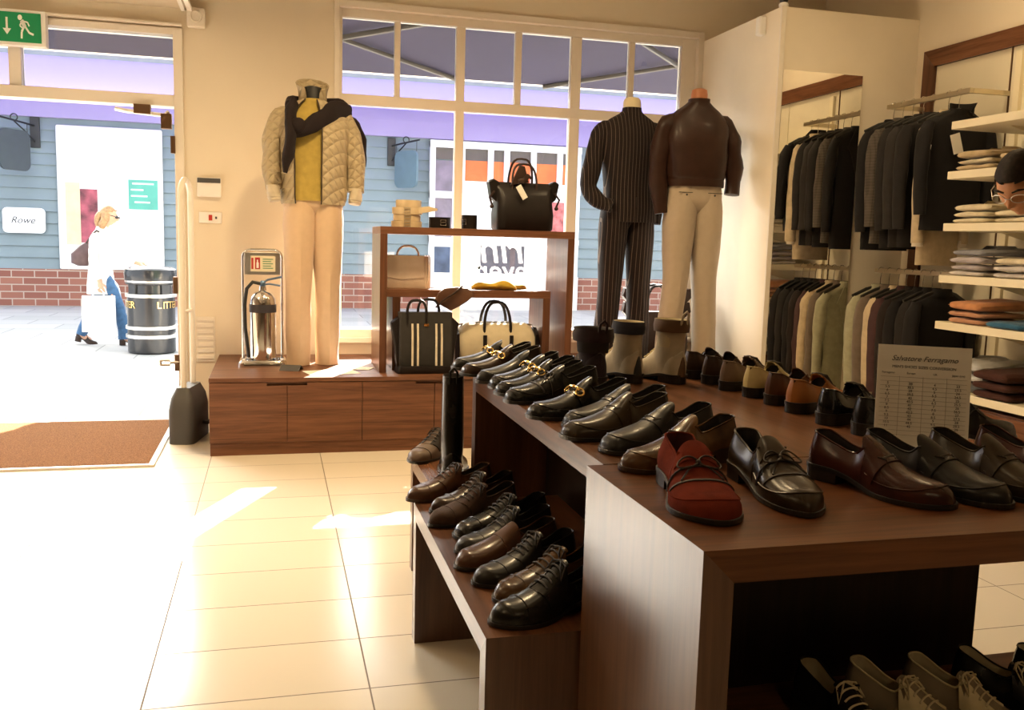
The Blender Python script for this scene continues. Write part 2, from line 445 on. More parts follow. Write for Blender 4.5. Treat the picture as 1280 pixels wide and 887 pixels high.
# ---- doorway: frame, top light, closer, hinges
door = thing('door_1', 'open street doorway with cream frame and glazed top lights', 'doorway', (-1.5, WY, 0)); door['kind'] = 'structure'
def dpart(name, rects, y0, y1, mat):
    o = bars(name, rects, y0, y1, mat); o.parent = door; o.matrix_parent_inverse = Matrix.Translation(-Vector(door.location)); return o
dpart('door_frame', [(-0.612, -0.555, 0, 2.53), (-2.58, -0.555, 2.488, 2.53), (-2.58, -0.612, 2.045, 2.118), (-2.58, -2.53, 0, 2.53)], WY - 0.02, WY + 0.12, M['frame'])
dpart('frame_moulding', [(-2.58, -0.555, 2.540, 2.556)], WY - 0.045, WY, M['frame'])
dpart('frame_post', [(-1.565, -1.495, 2.118, 2.488)], WY, WY + 0.09, M['frame'])
dpart('pane', [(-1.495, -0.612, 2.118, 2.488)], WY + 0.052, WY + 0.058, M['glass'])
dpart('pane', [(-2.53, -1.565, 2.118, 2.488)], WY + 0.052, WY + 0.058, M['glass'])
brz = metal('brown_bronze', (0.20, 0.12, 0.07), 0.4)
for z in (1.75, 0.83 + 0.02, 0.34):
    dpart('hinge', [(-0.636, -0.607, z, z + 0.11)], WY - 0.035, WY + 0.01, brz)
cl = thing('door_closer', 'small grey door closer arm under the doorway head', 'door closer', (-0.80, WY - 0.03, 2.03))
MB().tube([(-0.16, 0, -0.02), (-0.10, -0.005, -0.03), (0.13, 0.0, -0.045), (0.155, 0.01, -0.02)], 0.013, 8).build('arm', M['steel'], cl)
MB().box(-0.05, 0.05, -0.02, 0.03, -0.045, 0.015).build('bracket', brz, cl, smooth=False, bevel=0.003)
MB().box(0.11, 0.175, -0.02, 0.03, -0.13, -0.035).build('shoe', brz, cl, smooth=False, bevel=0.003)
for i in (0,):
    hd = MB(); hd.tube([(-0.66, WY - 0.05, 0.415), (-0.72, WY - 0.05, 0.415)], 0.010, 8); hd.tube([(-0.66, WY - 0.05, 0.385), (-0.72, WY - 0.05, 0.385)], 0.010, 8)
    hd.tube([(-0.605, WY - 0.02, 0.40), (-0.665, WY - 0.05, 0.40)], 0.012, 8); hd.tube([(-0.72, WY - 0.05, 0.38), (-0.72, WY - 0.05, 0.42)], 0.010, 8)
    o = hd.build('door_catch', M['steel'], door); o.matrix_parent_inverse = Matrix.Translation(-Vector(door.location))

# ---- exit sign over the door
es = thing('exit_sign', 'green exit sign with white running man and down arrow above the doorway', 'exit sign', (-1.63, WY - 0.055, 2.345))
boxpart('case', -0.30, 0.30, -0.035, 0.035, -0.005, 0.205, M['white'], es, 0.004)
gm, gnt, gb = newmat('green_sign_face'); gb.inputs['Base Color'].default_value = (0.0, 0.16, 0.045, 1); gb.inputs['Emission Color'].default_value = (0.0, 0.5, 0.15, 1); gb.inputs['Emission Strength'].default_value = 0.12
boxpart('face', -0.275, 0.275, -0.039, -0.034, 0.015, 0.187, gm, es, 0)
wm = plain('sign_white', (0.88, 0.90, 0.84), 0.6, var=0.01)
ar = MB(); ar.box(0.022, 0.036, -0.043, -0.038, 0.085, 0.155); ar.prism([(0.000, 0.09), (0.029, 0.055), (0.058, 0.09)], 'y', -0.043, -0.038)
ar.v = [(.30 - (.30 - x) * .78, y, z) for x, y, z in ar.v]; ar.build('arrow', wm, es, smooth=False)
rm = MB(); rm.ball((0.122, -0.041, 0.158), 0.016, 0.003, 0.016)
def stroke(b, pts, w):
    for (x0, z0), (x1, z1) in zip(pts[:-1], pts[1:]):
        d = Vector((x1 - x0, z1 - z0)).normalized() * w / 2
        b.prism([(x0 - d.y, z0 + d.x), (x0 + d.y, z0 - d.x), (x1 + d.y, z1 - d.x), (x1 - d.y, z1 + d.x)], 'y', -0.0425, -0.038)
stroke(rm, [(0.133, 0.142), (0.155, 0.105)], 0.026); stroke(rm, [(0.150, 0.108), (0.132, 0.075), (0.130, 0.036)], 0.013); stroke(rm, [(0.155, 0.110), (0.185, 0.072), (0.215, 0.062)], 0.013)
stroke(rm, [(0.135, 0.138), (0.120, 0.110), (0.138, 0.098)], 0.009); stroke(rm, [(0.142, 0.138), (0.175, 0.132), (0.186, 0.110)], 0.009)
rm.v = [(.30 - (.30 - x) * .78, y, z) for x, y, z in rm.v]; rm.build('running_man', wm, es, smooth=False)

# ---- small fittings on the pier and the partition
al = thing('alarm_sounder', 'small square cream alarm box high on the wall above the thermostat', 'alarm box', (-0.468, WY, 2.60))
boxpart('case', -0.055, 0.055, -0.05, 0, -0.06, 0.06, M['frame'], al, 0.008)
MB().torus((0, -0.052, 0.005), 0.032, 0.006, 'y').build('grille_ring', M['frame'], al)
ct = thing('wall_control', 'white wall control box with dark upper display on the pier', 'control panel', (-0.405, WY, 1.545))
boxpart('case', -0.075, 0.075, -0.03, 0, -0.062, 0.062, M['white'], ct, 0.006)
boxpart('display', -0.072, 0.072, -0.034, -0.029, 0.028, 0.058, M['greyplastic'], ct, 0.002)
sw = thing('wall_switch', 'white switch plate with red rocker below the wall control box', 'switch', (-0.400, WY, 1.350))
boxpart('plate', -0.072, 0.072, -0.010, 0, -0.036, 0.036, M['white'], sw, 0.004)
redp = plain('red_plastic', (0.45, 0.03, 0.02), 0.4)
boxpart('rocker', -0.010, 0.012, -0.016, -0.009, -0.018, 0.018, redp, sw, 0.002)
boxpart('lamp', 0.030, 0.042, -0.013, -0.009, -0.008, 0.008, M['greyplastic'], sw, 0.001)
sr = thing('motion_sensor', 'small white sensor high on the side of the fitting room wall', 'sensor', (3.052, 5.47, 2.66))
boxpart('case', -0.05, 0, -0.03, 0.03, -0.06, 0.06, M['white'], sr, 0.012)
ln = thing('security_camera', 'tiny dark camera on top of the fitting room wall corner', 'camera', (3.075, 5.29, 2.737))
MB().lathe([(0.028, 0), (0.03, 0.02), (0.02, 0.03)], 16).build('mount', M['white'], ln)
MB().ball((0, 0, 0.045), 0.026).build('lens', M['blackplastic'], ln)
# wall socket low on the wall behind the security pedestal
ws = thing('wall_vent', 'small white louvred vent low on the pier beside the bench', 'vent', (-0.44, WY, 0.55))
vb = MB(); vb.box(-0.06, 0.06, -0.012, 0, -0.15, 0.15)
for k in range(7): vb.box(-0.05, 0.05, -0.022, -0.008, -0.13 + k * 0.042, -0.105 + k * 0.042)
vb.build('grille', M['frame'], ws, smooth=False, bevel=0.002)

# ---- doormat set in a white metal trim
def mat_material():
    m, nt, b = newmat('coir_mat'); b.inputs['Roughness'].default_value = 1.0; b.inputs['Specular IOR Level'].default_value = 0.1
    v = coords(nt); n1 = N(nt, 'ShaderNodeTexNoise', i_Scale=160.0, i_Detail=3.0); nt.links.new(v, n1.inputs['Vector'])
    nt.links.new(ramp2(nt, n1.outputs['Fac'], (0.10, 0.042, 0.014), (0.30, 0.14, 0.055), 0.3, 0.7), b.inputs['Base Color'])
    bump(nt, b, n1.outputs['Fac'], 0.8, 0.006); return m
dm = thing('doormat', 'brown coir doormat lying inside the street doorway', 'doormat', (-1.6, 5.68, 0))
boxpart('pile', -0.90, 0.945, -0.555, 0.66, 0, 0.014, mat_material(), dm, 0.004)
b = MB()
b.box(-0.93, 0.975, -0.585, -0.555, 0, 0.012); b.box(0.945, 0.975, -0.555, 0.66, 0, 0.012); b.box(-0.93, -0.90, -0.555, 0.66, 0, 0.012)
b.build('edging', M['white'], dm, smooth=False, bevel=0.002)

# ---- anti theft pedestal by the door
ea = thing('security_pedestal', 'tall slim cream anti theft loop on a dark base beside the doorway', 'security gate', (-0.505, 5.80, 0), rad(-11))
p = []
for k in range(13):
    a = PI * k / 12; p.append((0.005 * 0, 0.10 * -math.cos(a), 1.46 + 0.10 * math.sin(a)))
pts = [(0.0, -0.10, 0.05)] + [(0, -0.10, z) for z in (0.5, 1.0, 1.4)] + p + [(0, 0.10, z) for z in (1.4, 1.0, 0.5, 0.05)]
MB().tube(pts, 0.017, 10).build('loop', M['frame'], ea)
MB().tube([(0, -0.10, 0.78), (0, 0.10, 0.78)], 0.010, 8).build('crossbar', M['frame'], ea)
MB().loft([[(x, y, z) for x, y in rounded(w, l, min(w, l) * 0.3)] for w, l, z in ((0.15, 0.38, 0), (0.15, 0.38, 0.20), (0.13, 0.34, 0.27), (0.08, 0.26, 0.33))]).build('base', M['greyplastic'], ea)
MB().tube([(0.07, 0.02, 0.10), (0.10, 0.05, 0.09), (0.13, 0.08, 0.12)], 0.012, 8).build('cable', M['blackplastic'], ea)
# ================================================================ THE STREET
FY = 16.3
def paving():
    m, nt, b = newmat('street_paving'); b.inputs['Roughness'].default_value = 0.8
    v = coords(nt); br = N(nt, 'ShaderNodeTexBrick', offset=0.5); nt.links.new(v, br.inputs['Vector'])
    br.inputs['Scale'].default_value = 1.0; br.inputs['Brick Width'].default_value = 0.9; br.inputs['Row Height'].default_value = 0.6; br.inputs['Mortar Size'].default_value = 0.008
    br.inputs['Color1'].default_value = (0.40, 0.39, 0.37, 1); br.inputs['Color2'].default_value = (0.50, 0.48, 0.46, 1); br.inputs['Mortar'].default_value = (0.25, 0.24, 0.23, 1)
    nt.links.new(br.outputs['Color'], b.inputs['Base Color']); return m
struct(MB().box(-16, 20, 6.5, 22, -0.12, -0.004).build('ground_street', paving(), smooth=False))

siding_m = plain('blue_grey_siding', (0.195, 0.250, 0.272), 0.6, var=0.10, scale=1.2)
sd_b = MB(); rows = 13; z0 = 0.60; pitch = (3.0 - 0.60) / rows
prof = []
for k in range(rows):
    prof += [(FY - 0.035, z0 + k * pitch), (FY - 0.005, z0 + (k + 1) * pitch - 0.012), (FY - 0.005, z0 + (k + 1) * pitch)]
prof += [(FY + 0.1, 3.0), (FY + 0.1, z0)]
sd_b.prism(prof, 'x', -14, 16)
struct(sd_b.build('wall_opposite', siding_m, smooth=False))
def brick():
    m, nt, b = newmat('red_brick'); b.inputs['Roughness'].default_value = 0.9
    v = coords(nt, rot=(PI / 2, 0, 0)); br = N(nt, 'ShaderNodeTexBrick', offset=0.5); nt.links.new(v, br.inputs['Vector'])
    br.inputs['Scale'].default_value = 1.0; br.inputs['Brick Width'].default_value = 0.34; br.inputs['Row Height'].default_value = 0.115; br.inputs['Mortar Size'].default_value = 0.009
    br.inputs['Color1'].default_value = (0.23, 0.085, 0.06, 1); br.inputs['Color2'].default_value = (0.30, 0.125, 0.085, 1); br.inputs['Mortar'].default_value = (0.42, 0.33, 0.27, 1)
    nt.links.new(br.outputs['Color'], b.inputs['Base Color']); return m
struct(MB().box(-14, 16, FY - 0.06, FY + 0.1, 0, 0.60).build('wall_plinth', brick(), smooth=False))
lav = plain('lavender_fascia', (0.36, 0.31, 0.52), 0.6, var=0.04, scale=1.5)
struct(MB().box(-14, 16, FY - 0.10, FY + 0.1, 3.0, 3.46).build('trim_3', lav, smooth=False, bevel=0.01))
struct(MB().box(-14, 16, FY + 0.1, FY + 2.6, 0, 4.10).build('wall_opposite_block', siding_m, smooth=False))

# purple fabric canopy above the fascia, lit through by the sun
def purple():
    m, nt, b = newmat('purple_canopy_cloth'); b.inputs['Roughness'].default_value = 0.8; b.inputs['Base Color'].default_value = (0.56, 0.47, 0.86, 1)
    tl = N(nt, 'ShaderNodeBsdfTranslucent'); tl.inputs[0].default_value = (0.56, 0.46, 0.95, 1)
    mx = N(nt, 'ShaderNodeMixShader'); mx.inputs[0].default_value = 0.5
    out = nt.nodes['Material Output']; nt.links.new(b.outputs[0], mx.inputs[1]); nt.links.new(tl.outputs[0], mx.inputs[2]); nt.links.new(mx.outputs[0], out.inputs[0]); return m
pc = thing('purple_canopy', 'purple cloth canopy along the top of the blue clad building', 'canopy', (0, FY, 3.46))
b = MB(); prof = []
for k in range(13):
    a = PI / 2 * k / 12
    u = k / 12; prof.append((-1.20 + 1.22 * u, -0.15 + 0.65 * (0.62 * u + 0.38 * u * u)))
prof2 = [(y + 0.004, z + 0.012) for y, z in prof][::-1]
b.prism(prof + prof2, 'x', -14, 16); b.build('cloth', purple(), pc, angle=50)
gut = plain('grey_gutter', (0.20, 0.22, 0.25), 0.6)
boxpart('gutter', -14, 16, 0.02, 0.11, 0.50, 0.66, gut, pc, 0.01)

# folded blue awning of this shop, over the window and door, with its arms
aw = thing('shop_awning', 'dark blue awning with white edge outside above the window and door', 'awning', (0.6, 6.52, 0))
nav = plain('navy_awning_cloth', (0.012, 0.010, 0.034), 0.8, var=0.10, scale=2.0)
b = MB(); b.prism([(0.0, 3.06), (1.08, 2.585), (1.08, 2.560), (0.0, 3.03)], 'x', -4.6, 4.6); b.build('cloth', nav, aw, smooth=False)
MB().tube([(-4.6, 1.085, 2.562), (4.6, 1.085, 2.562)], 0.011, 8).build('edge_bar', M['white'], aw)
MB().tube([(-4.6, 0.42, 2.838), (4.6, 0.42, 2.838)], 0.022, 8).build('roller', plain('dark_bar', (0.03, 0.027, 0.03), 0.5), aw)
arm_m = plain('grey_arm', (0.06, 0.055, 0.05), 0.4)
def arm(x0, x1, x2):
    b = MB(); b.tube([(x0, 0.06, 2.90), (x1, 0.62, 2.715)], 0.022, 8, flat=0.6); b.tube([(x1, 0.62, 2.715), (x2, 1.07, 2.545)], 0.018, 8, flat=0.6); b.ball((x1, 0.62, 2.715), 0.032)
    return b.build('arm', arm_m, aw)
arm(1.05, -0.12, 0.9); arm(1.75, 2.62, 1.6)

# ---- shop front across the street: white display panel, signs
pn = thing('display_window', 'large white display window in blue siding behind the walking woman', 'shop window', (-2.56, FY - 0.03, 0.62))
boxpart('frame', -0.80, 0.80, -0.06, 0.0, -0.02, 2.28, M['white'], pn, 0.03)
boxpart('panel', -0.73, 0.73, -0.066, -0.058, 0.06, 2.20, plain('bright_white_board', (0.92, 0.92, 0.92), 0.5, var=0.01), pn, 0)
boxpart('photo_print', -0.46, -0.20, -0.072, -0.064, 0.42, 1.28, plain('red_photo', (0.25, 0.05, 0.07), 0.5, var=0.9, scale=5), pn, 0)
boxpart('tan_print', -0.68, -0.46, -0.072, -0.064, 0.38, 1.38, plain('pale_tan_print', (0.80, 0.55, 0.36), 0.5, var=0.1), pn, 0)
boxpart('green_print', 0.27, 0.72, -0.072, -0.064, 0.98, 1.46, plain('green_print', (0.10, 0.42, 0.32), 0.5, var=0.15, scale=3), pn, 0)
wt = MB()
for k, (x0, x1) in enumerate(((0.33, 0.66), (0.31, 0.50), (0.31, 0.56), (0.36, 0.60))): wt.box(x0, x1, -0.075, -0.070, 1.385 - k * 0.10, 1.41 - k * 0.10)
wt.build('text_line', M['white'], pn, smooth=False)
wp = thing('wall_plaque', 'white rounded plaque with dark script on the blue siding', 'sign', (-3.86, FY - 0.05, 1.37))
MB().prism(rounded(0.62, 0.40, 0.07), 'y', -0.03, 0).build('plate', plain('white_enamel', (0.9, 0.9, 0.9), 0.4, var=0.01), wp, smooth=False)
text_part('script', 'Rowe', 0.15, M['ink'], wp, (-0.02, -0.032, 0), (PI / 2, 0, 0), shear=0.35)
def hanging_sign(x, ztop, label, flip, shade):
    t = thing('hanging_sign', label, 'sign', (x, FY - 0.02, ztop))
    b = MB(); b.box(-0.07, 0.07, -0.05, 0, -0.36, 0.12); b.build('wall_plate', M['blackplastic'], t, smooth=False, bevel=0.01)
    b = MB(); b.tube([(0, -0.03, -0.02), (-0.12 * flip, -0.30, 0.0), (-0.38 * flip, -0.75, 0.04)], 0.015, 6); b.tube([(0, -0.03, -0.28), (-0.10 * flip, -0.25, -0.12), (-0.2 * flip, -0.42, 0.0)], 0.012, 6)
    b.torus((-0.2 * flip, -0.42, 0.06), 0.05, 0.010, 'y', 14, 6)
    b.tube([(-0.06 * flip, -0.25, 0), (-0.06 * flip, -0.25, -0.15)], 0.006, 6); b.tube([(-0.34 * flip, -0.70, 0.04), (-0.34 * flip, -0.70, -0.15)], 0.006, 6)
    b.build('bracket', M['blackplastic'], t)
    b = MB(); b.prism(rounded(0.58, 0.62, 0.12), 'y', -0.02, 0.02)
    b.xf(Matrix.Translation((-0.20 * flip, -0.47, -0.44)) @ Matrix.Rotation(flip * math.atan2(0.45, 0.28), 4, 'Z'))
    b.build('board', shade, t, smooth=False)
    return t
hanging_sign(-3.66, 2.88, 'dark hanging sign on iron bracket left of the white display window', 1, plain('grey_board', (0.055, 0.07, 0.075), 0.5))
hanging_sign(2.00, 2.86, 'blue grey hanging sign seen through the window beside the quilted jacket', -1, plain('blue_grey_board', (0.12, 0.19, 0.23), 0.5))

# ---- white framed bay of the shop opposite
sw2 = thing('shopfront_bay', 'white framed shopfront bay with orange display across the street', 'shopfront', (4.05, FY - 0.02, 0.0))
W2 = plain('bright_white_paint', (0.90, 0.90, 0.90), 0.5, var=0.01)
bb = MB()
for i, x in enumerate((-1.33, -0.80, -0.28, 0.02, 0.52, 1.02, 1.37)): bb.box(x - 0.05, x + 0.05, -0.10 + .002 * i, 0, 2.16 if x in (-0.28, 0.02, 0.52, 1.02) else 0.0, 2.96)
bb.box(-1.38, 1.42, -0.12, 0, 2.86, 2.98); bb.box(-1.38, -0.5, -0.115, 0, 1.98, 2.10); bb.box(-0.5, 1.42, -0.117, 0, 2.12, 2.22); bb.box(-1.38, 1.42, -0.116, 0, 1.20, 1.30); bb.box(-1.38, 1.42, -0.14, 0, 0.0, 0.62)
bb.build('frame', W2, sw2, smooth=False)
boxpart('display_back', -1.35, 1.40, -0.03, -0.015, 0.62, 2.30, plain('white_display', (0.85, 0.85, 0.84), 0.6, var=0.05), sw2, 0)
boxpart('dark_header', -1.35, 1.40, -0.035, -0.016, 2.66, 2.86, plain('dark_header', (0.12, 0.10, 0.09), 0.6), sw2, 0)
boxpart('orange_header', -0.80, 1.40, -0.035, -0.016, 2.30, 2.66, plain('orange_display', (0.75, 0.17, 0.045), 0.6, var=0.25, scale=2), sw2, 0)
boxpart('dim_pane', -1.28, -0.85, -0.038, -0.016, 1.30, 2.64, plain('mauve_interior', (0.20, 0.16, 0.22), 0.3, var=0.4, scale=3), sw2, 0)
boxpart('red_print', 0.90, 1.32, -0.040, -0.016, 1.38, 1.98, plain('red_print', (0.55, 0.14, 0.14), 0.5, var=0.5, scale=8), sw2, 0)
boxpart('dark_display', -0.42, 0.40, -0.040, -0.016, 0.66, 1.16, plain('dark_display', (0.10, 0.09, 0.11), 0.5, var=0.4, scale=4), sw2, 0)
boxpart('left_print', -1.28, -0.98, -0.040, -0.016, 0.66, 1.12, plain('blue_print', (0.06, 0.09, 0.16), 0.5, var=0.4, scale=4), sw2, 0)

# ---- unseen shrub planter, added in the street behind the pier to shade the doormat
pb = thing('added_shade_planter', 'unseen clipped shrub in a grey box, added behind the wall pier to shade the doormat', 'planter', (-0.12, 8.1, 0))
MB().box(-0.50, 0.50, -0.22, 0.22, 0, 0.5).build('box', gut, pb, smooth=False, bevel=0.01)
b = MB(); rings = []
for i in range(25):
    z = 0.5 + 1.45 * i / 24; e = min(1, (25 - i) / 6) ** .5
    rings.append([(x * (1 + .10 * noise.noise(Vector((x * 9, y * 9, z * 9)))) * e, y * (1 + .15 * noise.noise(Vector((x * 9, y * 9 + 4, z * 9)))) * e, z + .03 * noise.noise(Vector((x * 12, y * 12, z * 12)))) for x, y in rounded(0.98, 0.44, 0.15, 8)])
b.loft(rings); b.build('foliage', plain('dark_green_leaves', (0.03, 0.07, 0.02), 0.7, var=.5, scale=40, bmp=.8, bscale=60), pb)

# ---- litter bin
bn = thing('litter_bin', 'black round litter bin with silver bands standing in the street', 'litter bin', (-1.235, 10.12, 0))
bk = plain('gloss_black_iron', (0.018, 0.018, 0.020), 0.22)
MB().lathe([(0.22, 0), (0.235, 0.01), (0.235, 0.60), (0.232, 0.60), (0.215, 0.605), (0.215, 0.70), (0.245, 0.71), (0.25, 0.73), (0.26, 0.82), (0.25, 0.86), (0.21, 0.885), (0.12, 0.895)], 40).build('body', bk, bn)
for z in (0.175, 0.265, 0.595, 0.745):
    MB().lathe([(0.238, -0.018), (0.252, -0.016), (0.252, 0.016), (0.238, 0.018)], 40, (0, 0, z), cap=False).build('band', metal('silver_band', (0.75, 0.73, 0.68), 0.3) if z == 0.175 else bpy.data.materials['silver_band'], bn)
for k in range(4):
    a = rad(45 + 90 * k); MB().box(-0.05, 0.05, -0.012, 0.012, 0.60, 0.72).xf(Matrix.Rotation(a, 4, 'Z') @ Matrix.Translation((0, -0.222, 0))).build('pillar', bk, bn, smooth=False)
for ch, a in zip('LITTER', (25, 37, 45, 56, 68, 80)):
    a = rad(a); text_part('bin_letter', ch, 0.10, M['gold'], bn, (0.240 * math.sin(a), -0.240 * math.cos(a), 0.50), (PI / 2, 0, a), extrude=0.002)
for ch, a in zip('LITTER', (-95, -83, -75, -64, -52, -40)):
    a = rad(a); text_part('bin_letter', ch, 0.10, M['gold'], bn, (0.240 * math.sin(a), -0.240 * math.cos(a), 0.50), (PI / 2, 0, a), extrude=0.002)
# ================================================================ FURNITURE
# ---- long low window bench with flap doors
BZ = 0.445
be = thing('window_bench', 'long low walnut bench with flat doors running under the window', 'bench', (1.35, 5.29, 0))
x0, x1 = -1.705, 1.70
boxpart('carcass', x0, x1, 0.022, 1.055, 0.07, BZ - 0.024, M['walnut_x'], be, 0)
boxpart('bench_top', x0, x1, -0.004, 1.058, BZ - 0.024, BZ, M['walnut_x'], be, 0.002)
boxpart('plinth', x0 + 0.004, x1, 0.006, 1.05, 0, 0.07, M['walnut_x'], be, 0)
for i in range(8):
    a = x0 + 0.002 + i * 0.4255; bb_ = min(a + 0.4225, x1)
    d = MB(); mid = 0.10
    # a finger pull is cut into the upper corner of each door
    if i % 2 == 0: d.prism([(a, 0.072), (bb_, 0.072), (bb_, BZ - 0.045), (bb_ - 0.11, BZ - 0.045), (bb_ - 0.11, BZ - 0.027), (a, BZ - 0.027)], 'y', 0.0, 0.02)
    else: d.prism([(a, 0.072), (bb_, 0.072), (bb_, BZ - 0.027), (a + 0.11, BZ - 0.027), (a + 0.11, BZ - 0.045), (a, BZ - 0.045)], 'y', 0.0, 0.02)
    d.build('door', M['walnut_x'], be, smooth=False, bevel=0.0015)

# ---- open display unit standing on the bench
du = thing('display_unit', 'walnut box shelf unit with open back standing on the bench', 'shelf unit', (1.215, 5.45, BZ))
boxpart('side_panel', -0.605, -0.562, 0.001, 0.459, 0, 0.8298, M['walnut_z'], du, 0.0015)
boxpart('side_panel', 0.560, 0.603, 0.001, 0.459, 0, 0.8298, M['walnut_z'], du, 0.0015)
boxpart('top_panel', -0.605, 0.603, 0, 0.46, 0.830, 0.873, M['walnut_x'], du, 0.0015)
boxpart('inner_shelf', -0.560, 0.488, 0.10, 0.43, 0.450, 0.497, M['walnut_x'], du, 0.0015)
boxpart('inner_leg', -0.515, -0.468, 0.101, 0.429, 0, 0.4499, M['walnut_z'], du, 0.0015)
boxpart('inner_leg', 0.440, 0.4879, 0.101, 0.429, 0, 0.4499, M['walnut_z'], du, 0.0015)

# ---- shoe tables: two walnut tables end to end, and a low bench against their side
TZ = 0.78
def waterfall(name, label, x0, x1, y0, y1, h, th, along, topm, sidem, extras=()):
    """top board with mitred side boards; along = axis the span runs"""
    t = thing(name, label, 'table', ((x0 + x1) / 2, (y0 + y1) / 2, 0))
    cx, cy = (x0 + x1) / 2, (y0 + y1) / 2
    b = MB()
    if along == 'x': prof = [(x0 - cx, h), (x1 - cx, h), (x1 - cx - th, h - th), (x0 - cx + th, h - th)]
    else: prof = [(y0 - cy, h), (y1 - cy, h), (y1 - cy - th, h - th), (y0 - cy + th, h - th)]
    ax = 'y' if along == 'x' else 'x'
    lo, hi = (y0 - cy, y1 - cy) if along == 'x' else (x0 - cx, x1 - cx)
    b.prism(prof, ax, lo, hi); b.build('table_top', topm, t, smooth=False)
    a0, a1 = (x0 - cx, x1 - cx) if along == 'x' else (y0 - cy, y1 - cy)
    for s, a in ((1, a0), (-1, a1)):
        b = MB(); b.prism([(a, 0), (a, h), (a + s * th, h - th), (a + s * th, 0)], ax, lo, hi); b.build('side_board', sidem, t, smooth=False)
    return t
TZ = 0.80
ft = waterfall('shoe_table', 'front walnut shoe table carrying the red suede loafer and size chart', 0.618, 2.25, 1.195, 1.722, TZ, 0.053, 'x', M['walnut_top'], M['walnut_lam'])
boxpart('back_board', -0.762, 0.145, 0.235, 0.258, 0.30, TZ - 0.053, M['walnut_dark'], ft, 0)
boxpart('lower_shelf', -0.762, 0.762, -0.25, 0.262, 0.262, 0.300, M['walnut_top'], ft, 0.001)
bt = thing('shoe_table', 'rear walnut shoe table carrying the long row of black loafers', 'table', (1.12, 2.366, 0))
b = MB(); b.prism([(0.638, TZ), (-0.638, TZ), (-0.638, TZ - 0.053), (0.585, TZ - 0.053)], 'x', -0.465, 0.465); b.build('table_top', M['walnut_laty'], bt, smooth=False)
b = MB(); b.prism([(0.638, 0), (0.638, TZ), (0.585, TZ - 0.053), (0.585, 0)], 'x', -0.465, 0.465); b.build('side_board', M['walnut_z'], bt, smooth=False)
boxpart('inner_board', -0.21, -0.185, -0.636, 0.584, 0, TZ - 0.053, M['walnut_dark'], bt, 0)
boxpart('end_board', -0.185, 0.465, -0.636, -0.60, 0, TZ - 0.053, M['walnut_z'], bt, 0)
BH = 0.44
lb = waterfall('low_shoe_bench', 'low walnut bench holding the row of lace up shoes beside the shoe tables', 0.418, 0.885, 1.736, 2.738, BH, 0.050, 'y', M['walnut_laty'], M['walnut_lam'])
lb['category'] = 'bench'
lb2 = waterfall('low_shoe_bench', 'short low walnut bench under the tall black boot, beyond the lace up shoes', 0.500, 0.652, 2.745, 3.36, BH, 0.050, 'y', M['walnut_y'], M['walnut_z'])
lb2['category'] = 'bench'
# ================================================================ SHOES
def col_leather(name, col, **k):
    if name not in M: M[name] = leather(name, col, **k)
    return M[name]
L_black = col_leather('black_calf', (0.010, 0.009, 0.008), rough=0.26)
L_black2 = col_leather('soft_black_calf', (0.013, 0.011, 0.010), rough=0.36)
L_dkbrown = col_leather('dark_brown_calf', (0.040, 0.018, 0.010), rough=0.30)
L_olive = col_leather('olive_brown_calf', (0.034, 0.021, 0.010), rough=0.28)
L_brown = col_leather('chestnut_calf', (0.085, 0.034, 0.016), rough=0.30)
L_burn = col_leather('burnished_brown_calf', (0.13, 0.062, 0.022), rough=0.26, burn=(0.035, 0.016, 0.008))
L_burg = col_leather('burgundy_calf', (0.060, 0.015, 0.010), rough=0.25, burn=(0.030, 0.010, 0.008))
L_tan = col_leather('orange_tan_calf', (0.36, 0.13, 0.030), rough=0.36)
L_cream = col_leather('cream_calf', (0.62, 0.52, 0.26), rough=0.42)
L_taupe = col_leather('taupe_calf', (0.16, 0.105, 0.075), rough=0.5)
L_patent = col_leather('black_patent', (0.008, 0.009, 0.009), rough=0.07, coat=1.0)
L_ecru = col_leather('ecru_nubuck', (0.56, 0.49, 0.36), rough=0.7, coat=0.0)
S_red = plain('red_suede', (0.150, 0.024, 0.012), 0.95, var=0.25, scale=30, bmp=0.35, bscale=700, spec=0.1)
S_brown = plain('brown_suede', (0.050, 0.024, 0.015), 0.9, var=0.25, scale=30, bmp=0.3, bscale=700, spec=0.15, sheen=0.2)
S_plum = plain('dark_plum_suede', (0.028, 0.016, 0.020), 0.9, var=0.25, scale=30, bmp=0.3, bscale=700, spec=0.15, sheen=0.2)
C_cord = plain('dark_cord', (0.020, 0.012, 0.009), 0.6)

TOE = {'round': (0.16, 0.030), 'square': (0.09, 0.036), 'almond': (0.22, 0.028), 'point': (0.26, 0.024)}

